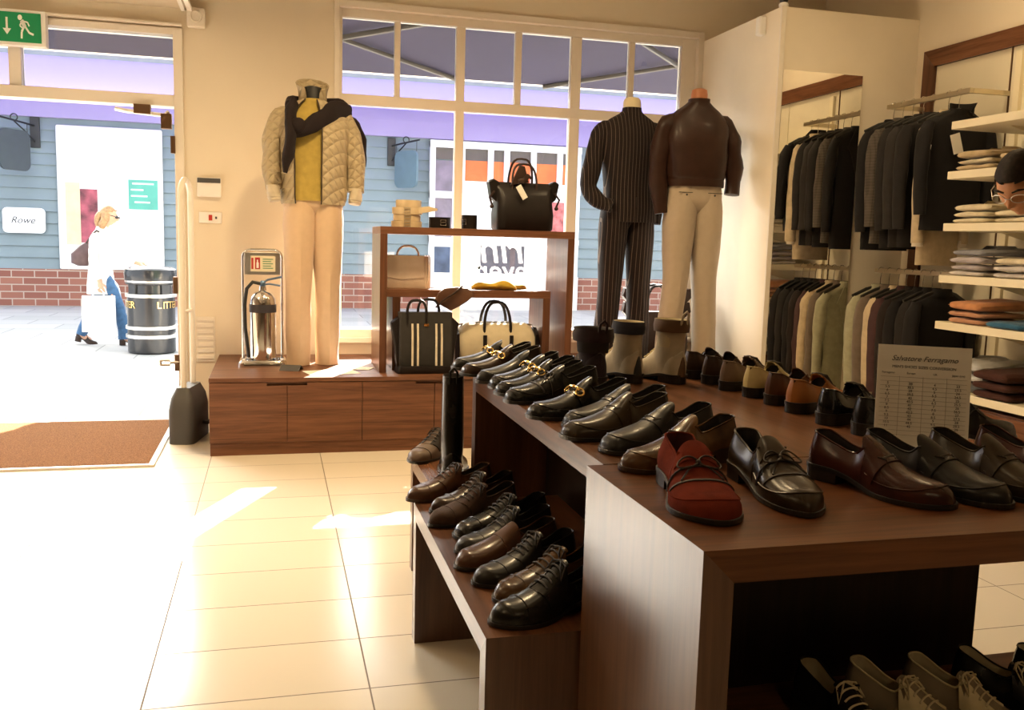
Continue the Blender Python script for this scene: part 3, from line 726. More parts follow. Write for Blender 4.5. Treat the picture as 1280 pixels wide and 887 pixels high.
class Last:
    """outline of a shoe: t runs 0 (heel) to 1 (toe)"""
    def __init__(s, L=0.298, W=1.0, tip='round', side=1, throat=0.46, topmul=1.0, rimmul=1.0, heel_h=0.022):
        s.L = L; s.W = W; s.te, s.wend = TOE[tip]; s.side = side; s.th = throat; s.tm = topmul; s.rm = rimmul; s.hh = heel_h
    def w(s, t):
        v = spl([(0, .0305), (.12, .0335), (.3, .0320), (.45, .0355), (.62, .0465), (.72, .0490), (.82, .0455), (.92, .0385), (1, s.wend)], t) * s.W
        if t < .11: v *= math.sqrt(max(0.0, 1 - (1 - t / .11) ** 2))
        if t > 1 - s.te: v *= max(0.0, 1 - ((t - (1 - s.te)) / s.te) ** 2.6) ** 0.5
        return v
    def cx(s, t):
        return s.side * (0.009 * math.sin(PI * min(1, max(0, (t - .35) / .9))) - 0.006 * max(0, t - 0.75) / 0.25)
    def zb(s, t):
        return 0.007 + s.hh * (1 - spl([(0, 0), (.22, 0.02), (.34, .30), (.55, .95), (.7, 1), (1, .93)], t))
    def top(s, t):
        h = spl([(0, .070), (.2, .074), (.36, .082), (.46, .077), (.56, .062), (.68, .047), (.8, .038), (.9, .034), (1, .029)], t) * s.tm
        if t > .90: h *= (max(0.0, 1 - ((t - .90) / .10) ** 2.4)) ** 0.45 * 0.80 + 0.20 * (1 - (t - .9) / .1)
        return h
    def rim(s, t):
        return spl([(0, .064), (.08, .062), (.25, .046), (.38, .048), (s.th, .070), (1, .07)], t) * s.rm
    def P(s, t, th, off=0.0):
        """point on the closed vamp surface, th 0..pi across from left to right"""
        w = s.w(t); h = s.top(t)
        c = math.cos(th); q = math.sin(th)
        x = -(w + off) * (abs(c) ** 0.78) * (1 if c > 0 else -1) * (1 + 0.05 * math.sin(2 * min(th, PI - th)) * (1 if t < .9 else 0))
        z = s.zb(t) + (h + off) * (max(q, 0) ** 0.82)
        return (s.cx(t) + x, s.L * t, z)

def upper_mesh(ls, b, NS=46, m=7, k=5, mi_up=0, mi_in=1):
    ts = sorted(set([0.0, .006, .02, .045, .08] + [i / NS for i in range(4, NS - 2)] + [ls.th - 0.001, ls.th, .955, .972, .985, .994, 1.0]))
    ts = [t for t in ts if not (ls.th - 0.018 < t < ls.th - 0.0015) and not (ls.th < t < ls.th + 0.012)]
    n = 2 * m + 2 * k + 1
    rings = []; opens = []
    for t in ts:
        w = ls.w(t); z0 = ls.zb(t); cx = ls.cx(t); y = ls.L * t; pts = []
        if t < ls.th:
            hr = ls.rim(t); inward = 0.30 * min(1, max(0, 1 - abs(t - .25) / .5)) + 0.10
            half = []
            for i in range(m):
                u = i / (m - 1)
                half.append((w * (1 + .07 * math.sin(PI * min(1, u * 1.25))) - w * inward * u ** 2, z0 + hr * u))
            xr = half[-1][0]
            inner = []
            for i in range(k):
                u = (i + 1) / k
                inner.append((max(0, (xr - .0035) * (1 - u) + max(0, w * .86 - .003) * u) if w > .004 else 0, z0 + hr * (1 - u) + .010 * u))
            ytilt = 0.010 * max(0, 1 - t / .10)          # heel counter leans a little forward
            L_ = [(-x, z) for x, z in half] + [(-x, z) for x, z in inner]
            R_ = [(x, z) for x, z in reversed(inner)] + [(x, z) for x, z in reversed(half)]
            for x, z in L_ + [(0, z0 + .009)] + R_:
                pts.append((cx + x, y + (ytilt * ((z - z0) / max(hr, 1e-4)) ** 2 if t < .1 else 0) + (0.004 if (t < .03 and (x, z) not in half and abs(x) < w * .5) else 0), z))
            opens.append(True)
        else:
            for j in range(n):
                if j < m: th = 0.36 * PI * (j / (m - 1)) * 0.98
                elif j < n - m: th = PI * (0.36 * 0.98 + (1 - 0.72 * 0.98) * ((j - m + 1) / (2 * k + 2)))
                else: th = PI - 0.36 * PI * ((n - 1 - j) / (m - 1)) * 0.98
                pts.append(ls.P(t, th))
            opens.append(False)
        rings.append(pts)
    s0 = len(b.v)
    for r in rings: b.v += r
    for i in range(len(rings) - 1):
        for j in range(n - 1):
            inn = opens[i] and (m - 1 <= j < n - m)
            b.f.append((s0 + i * n + j, s0 + i * n + j + 1, s0 + (i + 1) * n + j + 1, s0 + (i + 1) * n + j)); b.m.append(mi_in if inn else mi_up)

def outline(ls, grow, ts):
    return [(ls.cx(t) - (ls.w(t) + grow * min(1, ls.w(t) / .01)), ls.L * t) for t in ts], [(ls.cx(t) + (ls.w(t) + grow * min(1, ls.w(t) / .01)), ls.L * t) for t in ts]

def sole_mesh(ls, b, welt=0.0035, thick=0.007, heel_t=0.27, mi=0):
    ts = [0, .004, .015, .035, .06, .09] + [.12 + .04 * i for i in range(21)] + [.95, .965, .98, .992, .998, 1.0]
    rings = []
    for t in ts:
        w = ls.w(t) + welt * min(1, ls.w(t) / .01); z = ls.zb(t); cx = ls.cx(t); y = ls.L * t
        y += welt * (1 if t > .9 else (-1 if t < .1 else 0)) * (abs(t - .5) * 2) ** 8
        rings.append([(cx - w, y, z + .002), (cx + w, y, z + .002), (cx + w, y, z - thick), (cx - w, y, z - thick)])
    b.loft(rings, mi)
    rings = []
    for t in [0, .004, .015, .035, .06, .09, .13, .18, .23, heel_t]:
        w = ls.w(t) + .002 * min(1, ls.w(t) / .01); cx = ls.cx(t); y = ls.L * t - .002 * (1 if t < .1 else 0) * (abs(t - .5) * 2) ** 8
        z = ls.zb(t) - thick
        rings.append([(cx - w, y, z), (cx + w, y, z), (cx + w, y, 0.0), (cx - w, y, 0.0)])
    b.loft(rings, mi)

def patch(ls, b, t0, t1, a0, a1, off, nt=4, na=18, mi=0, tf=None):
    """raised strip of leather lying on the vamp"""
    top = []; bot = []
    for i in range(nt + 1):
        u = i / nt
        rt = []; rb = []
        for j in range(na + 1):
            v = j / na; th = a0 + (a1 - a0) * v
            ta, tb = (t0, t1) if tf is None else tf(v)
            t = ta + (tb - ta) * u
            rt.append(ls.P(t, th, off)); rb.append(ls.P(t, th, -0.001))
        top.append(rt); bot.append(rb)
    b.loft(top, mi, close_u=False); b.loft(bot, mi, close_u=False)
    b.loft([top[0], bot[0]], mi, close_u=False); b.loft([top[-1], bot[-1]], mi, close_u=False)
    b.loft([[r[0] for r in top], [r[0] for r in bot]], mi, close_u=False); b.loft([[r[-1] for r in top], [r[-1] for r in bot]], mi, close_u=False)

def seam(ls, b, t0=.50, t1=.92, spread=.30, r=.0016, off=.0008, mi=0, n=30):
    """the raised apron seam that runs round the toe"""
    pts = []
    for i in range(n + 1):
        u = -1 + 2 * i / n
        t = t0 + (t1 - t0) * (1 - abs(u) ** 2.6)
        th = PI / 2 + (PI / 2 - spread) * math.copysign(abs(math.sin(u * PI / 2)), u) * 1.0
        pts.append(ls.P(t, th, off))
    b.tube(pts, r, 6, mi)

def topline(ls, b, r=.0022, mi=0):
    left = []; right = []
    for i in range(25):
        t = .004 + (ls.th - .006) * i / 24
        w = ls.w(t); hr = ls.rim(t); inward = 0.30 * min(1, max(0, 1 - abs(t - .25) / .5)) + 0.10
        x = w * (1 - inward); y = ls.L * t + (0.010 * max(0, 1 - t / .10)); z = ls.zb(t) + hr
        left.append((ls.cx(t) - x, y, z)); right.append((ls.cx(t) + x, y, z))
    b.tube(left[::-1] + right, r, 6, mi)

def shoe(label, kind, upper, heel, toe, z, cat='shoe', group=None, sole=None, trim=None, lining=None, name='shoe', **kw):
    """heel and toe are points on the surface the shoe stands on"""
    d = Vector((toe[0] - heel[0], toe[1] - heel[1]))
    t = thing(name, label, cat, (heel[0], heel[1], z), math.atan2(d.y, d.x) - PI / 2, group)
    ls = Last(**kw); sole = sole or M['sole']; trim = trim or upper; lining = lining or M['lining']
    b = MB(); upper_mesh(ls, b); up = b.build('upper', [upper, lining], t, angle=60)
    b = MB(); sole_mesh(ls, b); b.build('sole', sole, t, smooth=False, bevel=0.0012)
    b = MB(); topline(ls, b); b.build('topline_binding', trim, t)
    th = ls.th
    if kind in ('bit', 'penny', 'plain', 'bow'):
        b = MB(); patch(ls, b, th - .055, th + .055, PI * .24, PI * .76, .0022, 6, 14, tf=lambda v: (th + .02 - .085 * math.sin(PI * v) ** .6, th + .07)); b.build('tongue', upper, t)
        b = MB(); seam(ls, b, th + .03, .93); b.build('apron_seam', trim, t)
    if kind in ('bit', 'penny'):
        b = MB(); patch(ls, b, th + .065, th + .145, PI * .05, PI * .95, .0030, 4, 22, tf=lambda v: (th + .065 - .02 * abs(v - .5), th + .145 - .05 * abs(2 * v - 1) ** 2)); b.build('saddle_strap', trim, t)
    if kind == 'penny':
        b = MB(); c = th + .105
        for q in (.36, .64):
            b.tube([ls.P(c - .02, PI * q, .0042), ls.P(c + .025, PI * (q + (.5 - q) * .5), .0042)], .0012, 6)
        b.tube([ls.P(c, PI * .40, .0035), ls.P(c + .004, PI * .5, .0035), ls.P(c, PI * .60, .0035)], .0022, 6); b.build('keeper_slot', C_cord, t)
    if kind == 'bit':
        b = MB(); c = th + .11
        for q in (.33, .67):
            p0 = Vector(ls.P(c, PI * q, .008)); s = len(b.v); b.torus((0, 0, 0), .0105, .0026, 'z', 18, 8)
            b.xf(Matrix.Translation(p0) @ Matrix.Rotation(rad(50) * (1 if q > .5 else -1), 4, 'Y') @ Matrix.Rotation(rad(-22), 4, 'X'), s)
        b.tube([ls.P(c, PI * .36, .009), ls.P(c, PI * .43, .012), ls.P(c, PI * .5, .0105), ls.P(c, PI * .57, .012), ls.P(c, PI * .64, .009)], .0032, 8)
        b.ball(ls.P(c, PI * .5, .011), .005); b.build('gold_bit', M['gold'], t)
    if kind in ('bow', 'slipbow'):
        cord = kw_cord = C_cord
        b = MB(); c = th + .10
        b.tube([ls.P(c + .02, PI * (.06 + .88 * i / 16), .0022) for i in range(17)], .0019, 6)
        P0 = Vector(ls.P(c, PI * .5, .004))
        for sgn in (-1, 1):
            loop = []
            for i in range(17):
                a = 2 * PI * i / 16; u = .5 + sgn * (.17 * (1 - math.cos(a)) / 2); loop.append(ls.P(c + .040 * math.sin(a) * (1 if sgn > 0 else 1.1) + .02 * (1 - math.cos(a)) / 2, PI * u, .005 + .006 * (1 - math.cos(a)) / 2))
            b.tube(loop, .0017, 6)
            b.tube([P0, ls.P(c + .055, PI * (.5 + sgn * .08), .005), ls.P(c + .12, PI * (.5 + sgn * .17), .003)], .0017, 6)
        b.ball(P0, .005); b.build('cord_bow', cord, t)
        b = MB(); patch(ls, b, c + .115, c + .125, PI * .14, PI * .86, .0022, 1, 20, tf=lambda v: (c + .10 + .03 * math.sin(PI * v), c + .114 + .03 * math.sin(PI * v))); b.build('vamp_seam', trim if trim is not upper else C_cord, t)
    if kind == 'lace':
        b = MB()
        patch(ls, b, th - .075, th + .20, PI * .10, PI * .43, .0030, 6, 10, tf=lambda v: (th - .02 - .05 * v, th + .20 - .06 * (1 - v)))
        patch(ls, b, th - .075, th + .20, PI * .57, PI * .90, .0030, 6, 10, tf=lambda v: (th - .07 + .05 * v, th + .14 + .06 * (1 - v))); b.build('lace_facing', trim, t)
        b = MB(); patch(ls, b, th - .085, th + .20, PI * .36, PI * .64, .0012, 6, 8); b.build('tongue', upper, t)
        b = MB()
        for i in range(5):
            c = th - .045 + .045 * i
            b.tube([ls.P(c, PI * (.37 + .26 * q / 6), .0046 + .0018 * math.sin(PI * q / 6)) for q in range(7)], .0021, 6)
        P0 = ls.P(th - .05, PI * .5, .006)
        for sgn in (-1, 1):
            b.tube([P0, ls.P(th - .03, PI * (.5 + sgn * .14), .012), ls.P(th + .03, PI * (.5 + sgn * .22), .007), ls.P(th + .0, PI * (.5 + sgn * .1), .008), P0], .0018, 6)
        b.build('laces', kw.get('lace_mat', C_cord) if False else (M['ivory_lace'] if name == 'sneaker' else C_cord), t)
        b = MB(); tc = .80
        b.tube([ls.P(tc - .02 * math.sin(PI * i / 20), PI * (.03 + .94 * i / 20), .0008) for i in range(21)], .0012, 6); b.build('toe_cap_seam', trim, t)
    if kind == 'monk':
        b = MB(); patch(ls, b, th - .02, th + .13, PI * .08, PI * .92, .0030, 5, 22); b.build('monk_strap', trim, t)
        b = MB(); p0 = Vector(ls.P(th + .05, PI * .86, .006)); s = len(b.v); b.torus((0, 0, 0), .010, .002, 'z', 12, 6); b.xf(Matrix.Translation(p0) @ Matrix.Rotation(rad(75), 4, 'Y'), s); b.build('buckle', M['gold'], t)
    return t
M['ivory_lace'] = plain('ivory_lace', (0.66, 0.56, 0.36), 0.8)

def dirpt(p, ang, L=0.298):
    a = rad(ang); return (p[0] + L * math.cos(a), p[1] + L * math.sin(a))
TT = TZ + 0.0004
G1 = 'loafers with toes over the left table edge'
def row(label, kind, up, toe, ang, **k):
    """toe tip on the table top, ang = direction the toe points"""
    a = rad(ang); L = 0.298
    shoe(label, kind, up, (toe[0] - L * math.cos(a), toe[1] - L * math.sin(a)), toe, TT, cat='shoe', group=G1, name='loafer', **k)
row('black loafer with gold bit at the far end of the table, above the tall boot', 'bit', L_black2, (0.603, 3.10), 186, tip='square')
row('dark brown loafer with round gold bit, second from the far end of the table row', 'bit', L_dkbrown, (0.606, 2.96), 190, tip='square', side=-1)
row('plain black loafer without metal, between the gold bit loafers', 'plain', L_black2, (0.622, 2.79), 192, tip='round')
row('black loafer with upright gold bit, just nearer than the plain loafer', 'bit', L_black, (0.640, 2.68), 192, tip='square')
row('black loafer with pale gold chain bit, touching its mate', 'bit', L_black, (0.630, 2.565), 193, tip='square', side=-1)
row('black loafer with dark cord bow, between gold bit loafers', 'bow', L_black, (0.628, 2.435), 193, tip='square')
row('black loafer with the largest gold bit, nearest of the gold bit loafers', 'bit', L_black, (0.630, 2.215), 191, tip='square', side=-1)
row('black penny loafer behind its mate in the middle of the row', 'penny', L_black2, (0.688, 2.080), 193, tip='square')
row('black penny loafer in front of its mate, toe at the table edge', 'penny', L_olive, (0.645, 1.965), 194, tip='square', side=-1)
row('black strap loafer beside the brown burnished loafer', 'penny', L_black2, (0.690, 1.815), 195, tip='square')
row('burnished brown loafer with banded strap, just behind the red suede loafer', 'penny', L_burn, (0.672, 1.665), 196, tip='round', sole=M['brownsole'], side=-1)
# ---- the near pairs on the front table
shoe('red suede loafer with cord bow at the near left corner of the table', 'bow', S_red, (0.752, 1.600), (0.708, 1.308), TT, name='loafer', tip='almond', W=1.20, L=0.305, lining=plain('dark_red_lining', (0.07, 0.012, 0.008), 0.8), trim=S_red)
shoe('olive brown leather loafer with cord bow beside the red suede loafer', 'bow', L_olive, (0.905, 1.622), (0.872, 1.312), TT, name='loafer', tip='point', W=1.02, L=0.31, side=-1)
shoe('burgundy penny loafer standing before the size chart card', 'penny', L_burg, (1.050, 1.590), (1.162, 1.318), TT, name='loafer', tip='round', W=1.04, L=0.295)
shoe('black penny loafer right beside the burgundy penny loafer', 'penny', L_olive if False else L_black2, (1.166, 1.585), (1.270, 1.300), TT, name='loafer', tip='round', W=1.04, L=0.30, side=-1)
shoe('dark olive brown penny loafer second from the burgundy one', 'penny', L_olive, (1.312, 1.575), (1.402, 1.285), TT, name='loafer', tip='round', W=1.04, L=0.30)
shoe('dark red brown loafer at the picture edge, mostly cut off', 'penny', L_burg, (1.445, 1.590), (1.520, 1.300), TT, name='loafer', tip='round', W=1.04, L=0.30, side=-1)
# ---- right hand row with heels towards the middle of the rear table
def heelrow(label, kind, up, p, ang, **k):
    shoe(label, kind, up, p, dirpt(p, ang), TT, name=k.pop('name', 'shoe'), group='shoes with heels to the middle of the table', **k)
sandal_m = L_black
heelrow('dark brown shoe farthest along the heel row, near the white trousers', 'plain', L_dkbrown, (1.365, 2.835), 28, tip='round')
heelrow('dark chocolate shoe second along the heel row beside the taupe shoe', 'plain', L_dkbrown, (1.375, 2.715), 26, tip='round', side=-1)
heelrow('taupe shoe with high black tongue before the cream heeled shoe', 'lace', L_taupe, (1.372, 2.585), 24, tip='round')
heelrow('shoe with pale cream yellow heel between taupe and dark brown shoes', 'lace', L_cream, (1.385, 2.458), 24, tip='round', side=-1)
heelrow('dark brown shoe standing between the cream heeled and tan shoes', 'plain', L_brown, (1.385, 2.332), 22, tip='round')
heelrow('orange tan wingtip shoe in the heel row', 'lace', L_tan, (1.378, 2.205), 22, tip='round', side=-1, sole=M['sole'])
heelrow('glossy black patent shoe beside the orange tan shoe', 'lace', L_patent, (1.370, 2.045), 20, tip='round')
heelrow('black patent shoe nearest the size chart in the heel row', 'lace', L_black, (1.385, 1.915), 18, tip='round', side=-1)
heelrow('dark leather shoe half hidden behind the size chart card', 'plain', L_black2, (1.490, 1.800), 12, tip='round')

# ---- slip on sandal at the far end of that row
t = thing('sandal', 'flat black strap sandal at the far end of the table beside the cream boots', 'sandal', (1.40, 2.955, TT), rad(-60))
ls = Last(tip='round'); b = MB(); sole_mesh(ls, b); b.build('sole', M['sole'], t, smooth=False, bevel=0.001)
b = MB()
for c in (.62, .78):
    patch(ls, b, c - .06, c + .03, PI * .02, PI * .98, .002, 3, 18)
b.build('strap', L_black2, t)

# ---- boots
def boot(label, foot_m, shaft_m, collar_m, heel, ang, z, shaft_h, top_r=(0.050, 0.058), lean=0.0, name='boot', lining=None, heel_patch=None, loop=None, laces=False, W=1.05, tip='round', sole_m=None, toppad=True):
    t = thing(name, label, 'boot', (heel[0], heel[1], z), rad(ang) - PI / 2)
    ls = Last(tip=tip, W=W, throat=-1, topmul=1.12); L = ls.L
    b = MB(); rings = []
    for tt in [0.0, .006, .02, .05, .09] + [.13 + .04 * i for i in range(20)] + [.94, .96, .98, .992, 1.0]:
        rings.append([ls.P(tt, PI * j / 20) for j in range(21)])
    b.loft(rings, 0, close_u=False); b.build('foot', foot_m, t, angle=60)
    b = MB(); sole_mesh(ls, b, welt=.005, thick=.0065); b.build('sole', sole_m or M['sole'], t, smooth=False, bevel=0.0015)
    def ring(zz, cy, rx, ry, n=28): return [(rx * math.cos(2 * PI * k / n), cy + ry * math.sin(2 * PI * k / n) * (1.0 if math.sin(2 * PI * k / n) < 0 else 1.08), zz) for k in range(n)]
    z0 = ls.zb(0); H = shaft_h; rx, ry = top_r
    zs = [z0, z0 + .03, z0 + .055, z0 + .085, z0 + .115] + [z0 + .115 + (H - .115) * i / 6 for i in range(1, 7)]
    rs = []
    for i, zz in enumerate(zs):
        u = (zz - z0) / H
        if i == 0: a, bb_, c = .034, .062, .062
        elif i == 1: a, bb_, c = .0365, .068, .070
        elif i == 2: a, bb_, c = .037, .066, .070
        elif i == 3: a, bb_, c = .0385, .058, .066
        else:
            v = (zz - z0 - .115) / max(H - .115, .01); v = max(0, v)
            a = .039 + (rx - .039) * v; bb_ = .053 + (ry - .053) * v; c = .063 + lean * v
        rs.append(ring(zz, c, a, bb_))
    b = MB(); b.loft(rs, 0, cap0=False, cap1=False)
    last = rs[-1]; cy = sum(p[1] for p in last) / len(last)
    inner = [[(p[0] * f, cy + (p[1] - cy) * f, p[2] - dz) for p in last] for f, dz in ((.96, -.002), (.90, .0), (.86, .03), (.80, min(.10, H * .5)))]
    b.loft([last] + inner, 1, cap0=False, cap1=True); b.build('shaft', [shaft_m, lining or M['lining']], t, angle=60)
    if collar_m:
        v0 = rs[-2] if H < .2 else rs[-2]
        b = MB(); f = 1.05
        lo = [(p[0] * f, cy + (p[1] - cy) * f, p[2] - .038) for p in last]; md = [(p[0] * 1.09, cy + (p[1] - cy) * 1.08, p[2] - .018) for p in last]; hi = [(p[0] * 1.02, cy + (p[1] - cy) * 1.02, p[2] + .003) for p in last]
        b.loft([lo, md, hi, [(p[0] * .92, cy + (p[1] - cy) * .92, p[2] - .004) for p in last]], 0, cap0=False, cap1=False); b.build('padded_collar', collar_m, t)
    if heel_patch:
        b = MB(); g = []
        for zz, ww in ((z0 - .004, .030), (z0 + .02, .028), (z0 + .045, .020), (z0 + .066, .015)):
            g.append([(ww * math.sin(a), .068 + (zz - z0) * .06 - (.071 + (.006 if zz < z0 + .05 else -.001)) * math.cos(a), zz) for a in [rad(-50 + 10 * q) for q in range(11)]])
        b.loft(g, 0, close_u=False); b.build('heel_patch', heel_patch, t)
    if loop:
        b = MB(); zt = z0 + H
        b.tube([(-.012, cy - ry * .95, zt - .03), (-.012, cy - ry - .008, zt + .02), (0, cy - ry - .012, zt + .032), (.012, cy - ry - .008, zt + .02), (.012, cy - ry * .95, zt - .03)], .003, 6, flat=1.6); b.build('pull_loop', loop, t)
    if laces:
        b = MB()
        for i in range(6):
            tt = .34 + .05 * i
            b.tube([ls.P(tt, PI * (.36 + .28 * q / 6), .004) for q in range(7)], .0024, 6)
        for i in range(2):
            zz = z0 + .09 + .03 * i; b.tube([(-.025, .115 - .1 * (zz - .1), zz), (0, .125 - .1 * (zz - .1), zz + .004), (.025, .115 - .1 * (zz - .1), zz)], .0024, 6)
        b.build('laces', M['ivory_lace'], t)
    return t
C_ink = plain('navy_felt', (0.022, 0.024, 0.040), 0.85); C_brnfelt = plain('brown_leather_trim', (0.10, 0.050, 0.022), 0.55)
boot('cream hiking boot with navy collar, farther from the white trousers', L_ecru, L_ecru, C_ink, (1.150, 2.745), 104, TT, 0.168, (0.047, 0.058), lining=M['linen_lining'], heel_patch=M['blackplastic'], laces=True, name='hiking_boot')
boot('cream hiking boot with brown collar standing before the white trousers', L_ecru, L_ecru, C_brnfelt, (1.292, 2.715), 106, TT, 0.178, (0.050, 0.060), lining=M['linen_lining'], heel_patch=C_brnfelt, loop=L_ecru, laces=True, name='hiking_boot')
boot('dark plum suede ankle boot left of the cream hiking boots', S_plum, S_plum, S_plum, (0.998, 2.690), 95, TT, 0.150, (0.060, 0.068), name='ankle_boot', loop=S_plum)
# tall riding boot on the short low bench
boot('tall black riding boot leaning against the rear shoe table', L_black, L_black, None, (0.570, 2.91), 80, BH + .0004, 0.325, (0.036, 0.048), name='tall_boot', loop=L_black, lean=0.03)
# ---- shoes on the low bench
BT = BH + 0.0004
def low(label, kind, up, toe, ang, **k):
    a = rad(ang); L = 0.295
    shoe(label, kind, up, (toe[0] - L * math.cos(a), toe[1] - L * math.sin(a)), toe, BT, group='shoes on the low bench', name=k.pop('name', 'lace_up_shoe'), L=L, **k)
low('two tone brown shoe beside the foot of the tall black boot', 'lace', L_taupe, (0.485, 3.21), 228, tip='round', trim=M['lining'])
low('brown wingtip with pointed toe overhanging the bench, farthest of the lace ups', 'lace', L_brown, (0.398, 2.740), 196, tip='almond', sole=M['brownsole'])
low('dark brown laced shoe second from the far end of the low bench', 'lace', L_dkbrown, (0.450, 2.612), 200, tip='almond', side=-1)
low('brown suede lace up shoe third from the far end of the low bench', 'lace', S_brown, (0.425, 2.478), 201, tip='almond')
low('slim black laced shoe just nearer than the brown suede shoe', 'lace', L_black, (0.478, 2.362), 198, tip='square')
low('black laced shoe with its toe nearer the edge, beside the slim black one', 'lace', L_black2, (0.455, 2.248), 197, tip='round', side=-1)
low('chestnut monk shoe between two black shoes on the low bench', 'monk', L_brown, (0.435, 2.135), 197, tip='round')
low('black derby between the chestnut monk shoe and the brown shoe', 'lace', L_black2, (0.455, 2.024), 199, tip='round', side=-1)
low('shiny brown derby second nearest on the low bench', 'lace', L_burn, (0.480, 1.912), 197, tip='round', sole=M['sole'])
low('large black laced boot shoe nearest on the low bench', 'lace', L_black, (0.442, 1.797), 196, tip='round', side=-1, topmul=1.15)
# ---- sneakers on the lower shelf of the front table
SHF = 0.3004
L_stone = col_leather('stone_nubuck', (0.34, 0.27, 0.18), rough=0.6)
def sneaker(label, p, ang, up, trim, side):
    shoe(label, 'lace', up, p, dirpt(p, ang), SHF, group='shoes on the lower shelf', name='sneaker', tip='round', W=1.06, rimmul=1.2, trim=trim, sole=M['sole'], lining=M['linen_lining'], side=side)
E_trim = col_leather('ivory_calf', (0.86, 0.74, 0.46), rough=0.5)
sneaker('dark sneaker with grey heel lining farthest in on the lower shelf', (1.065, 1.605), -78, L_black2, L_black2, 1)
sneaker('cream sneaker with laces first right of the dark sneaker on the lower shelf', (1.165, 1.585), -62, L_stone, E_trim, -1)
sneaker('cream sneaker with laces second right of the dark sneaker on the lower shelf', (1.297, 1.575), -60, L_stone, E_trim, 1)
sneaker('black sneaker on the lower shelf by the visible floor', (1.430, 1.585), -57, L_black, L_black2, -1)
sneaker('black sneaker at the picture edge on the lower shelf', (1.565, 1.565), -55, L_black, L_black, 1)
# ================================================================ CLOTHES ON MANNEQUINS AND RAILS
def nz(p, s=6.0, a=0.006, seed=0.0):
    return a * noise.noise(Vector((p[0] * s + seed, p[1] * s + seed * 1.7, p[2] * s * 0.6 - seed)))
def sring(z, cx, cy, rx, ry, n=36, e=2.4, a0=0.0, a1=2 * PI, wob=0.0, seed=0.0, crease=0.0):
    pts = []; full = abs(a1 - a0 - 2 * PI) < 1e-6
    for k in range(n if full else n + 1):
        a = a0 + (a1 - a0) * k / n
        c, s = math.cos(a), math.sin(a)
        x = rx * math.copysign(abs(c) ** (2 / e), c); y = ry * math.copysign(abs(s) ** (2 / e), s)
        if crease: y -= crease * math.exp(-((a - 1.5 * PI) / 0.20) ** 2)
        if wob:
            f = 1 + wob * noise.noise(Vector((c * 2.2 + seed, s * 2.2, z * 7.0 + seed)))
            x *= f; y *= f
        pts.append((cx + x, cy + y, z))
    return pts
def body_loft(b, rows, n=36, mi=0, wob=0.0, seed=0.0, a0=0.0, a1=2 * PI, caps=(False, False), e=2.4, sub=3):
    """rows: (z, cx, cy, rx, ry) from bottom to top, smoothly subdivided"""
    zs = [r[0] for r in rows]; rings = []
    idx = [(i / (len(rows) - 1), r) for i, r in enumerate(rows)]
    tabs = [[(u, r[q]) for u, r in idx] for q in range(5)]
    m = (len(rows) - 1) * sub
    for k in range(m + 1):
        u = k / m; z, cx, cy, rx, ry = [spl(t, u) for t in tabs]
        rings.append(sring(z, cx, cy, rx, ry, n, e, a0, a1, wob, seed))
    full = abs(a1 - a0 - 2 * PI) < 1e-6
    b.loft(rings, mi, close_u=full, cap0=caps[0], cap1=caps[1])
    return rings
def sleeve(b, pts, radii, n=16, wob=0.10, seed=0.0, mi=0, flat=0.85, fold=None):
    P = []; R_ = []
    m = (len(pts) - 1) * 4
    tx = [[(i / (len(pts) - 1), p[q]) for i, p in enumerate(pts)] for q in range(3)]; tr_ = [(i / (len(radii) - 1), r) for i, r in enumerate(radii)]
    for k in range(m + 1):
        u = k / m; P.append(tuple(spl(t, u) for t in tx)); R_.append(spl(tr_, u) * (1 + wob * 0.5 * math.sin(u * 23 + seed)))
    s = len(b.v); b.tube(P, R_, n, mi, cap=True, flat=flat)
    for i in range(s, len(b.v)):
        v = Vector(b.v[i]); d = nz(v, 16, wob * 0.10, seed); b.v[i] = (v.x + d, v.y + d, v.z)
def trousers(parent, mat, top, hip=(0.175, 0.115), hem=0.062, knee=0.074, thigh=0.098, sep=0.088, name='trousers', bottom=0.004, spread=0.0, seed=0.0, crease=0.010, cy=0.0, creaseback=False):
    b = MB()
    for s in (-1, 1):
        rows = [(bottom, s * (sep + spread), cy + .02, hem, hem * 1.25), (0.05, s * (sep + spread), cy + .018, hem * .99, hem * 1.22), (top * .25, s * (sep + spread * .6), cy + .012, (hem + knee) / 2, hem * 1.18), (top * .45, s * sep, cy, knee, knee * 1.12),
                (top * .66, s * (sep * .96), cy, thigh * .93, thigh * 1.0), (top * .80, s * sep * .92, cy, thigh, thigh * 1.12), (top * .9, s * sep * .85, cy, thigh * .98, thigh * 1.14), (top, s * sep * .7, cy, thigh * .92, thigh * 1.05)]
        tabs = [[(i / (len(rows) - 1), r[q]) for i, r in enumerate(rows)] for q in range(5)]; rings = []
        for k in range(36):
            z, x, y, rx, ry = [spl(t, k / 35) for t in tabs]
            rings.append(sring(z, x, y, rx, ry, 28, 2.15, wob=0.05 + 0.05 * math.exp(-((z - .08) / .12) ** 2), seed=seed + s, crease=crease * min(1, (top - z) * 2)))
        b.loft(rings, 0, cap0=True, cap1=False)
    body_loft(b, [(top * .82, 0, cy, hip[0] * .55, hip[1] * .35), (top * .88, 0, cy, hip[0] * .93, hip[1] * .86), (top * .93, 0, cy, hip[0] * .99, hip[1]), (top, 0, cy, hip[0] * .93, hip[1] * .93), (top + .012, 0, cy, hip[0] * .90, hip[1] * .9)], 36, wob=.02, seed=seed, caps=(True, True))
    return b.build(name, mat, parent)

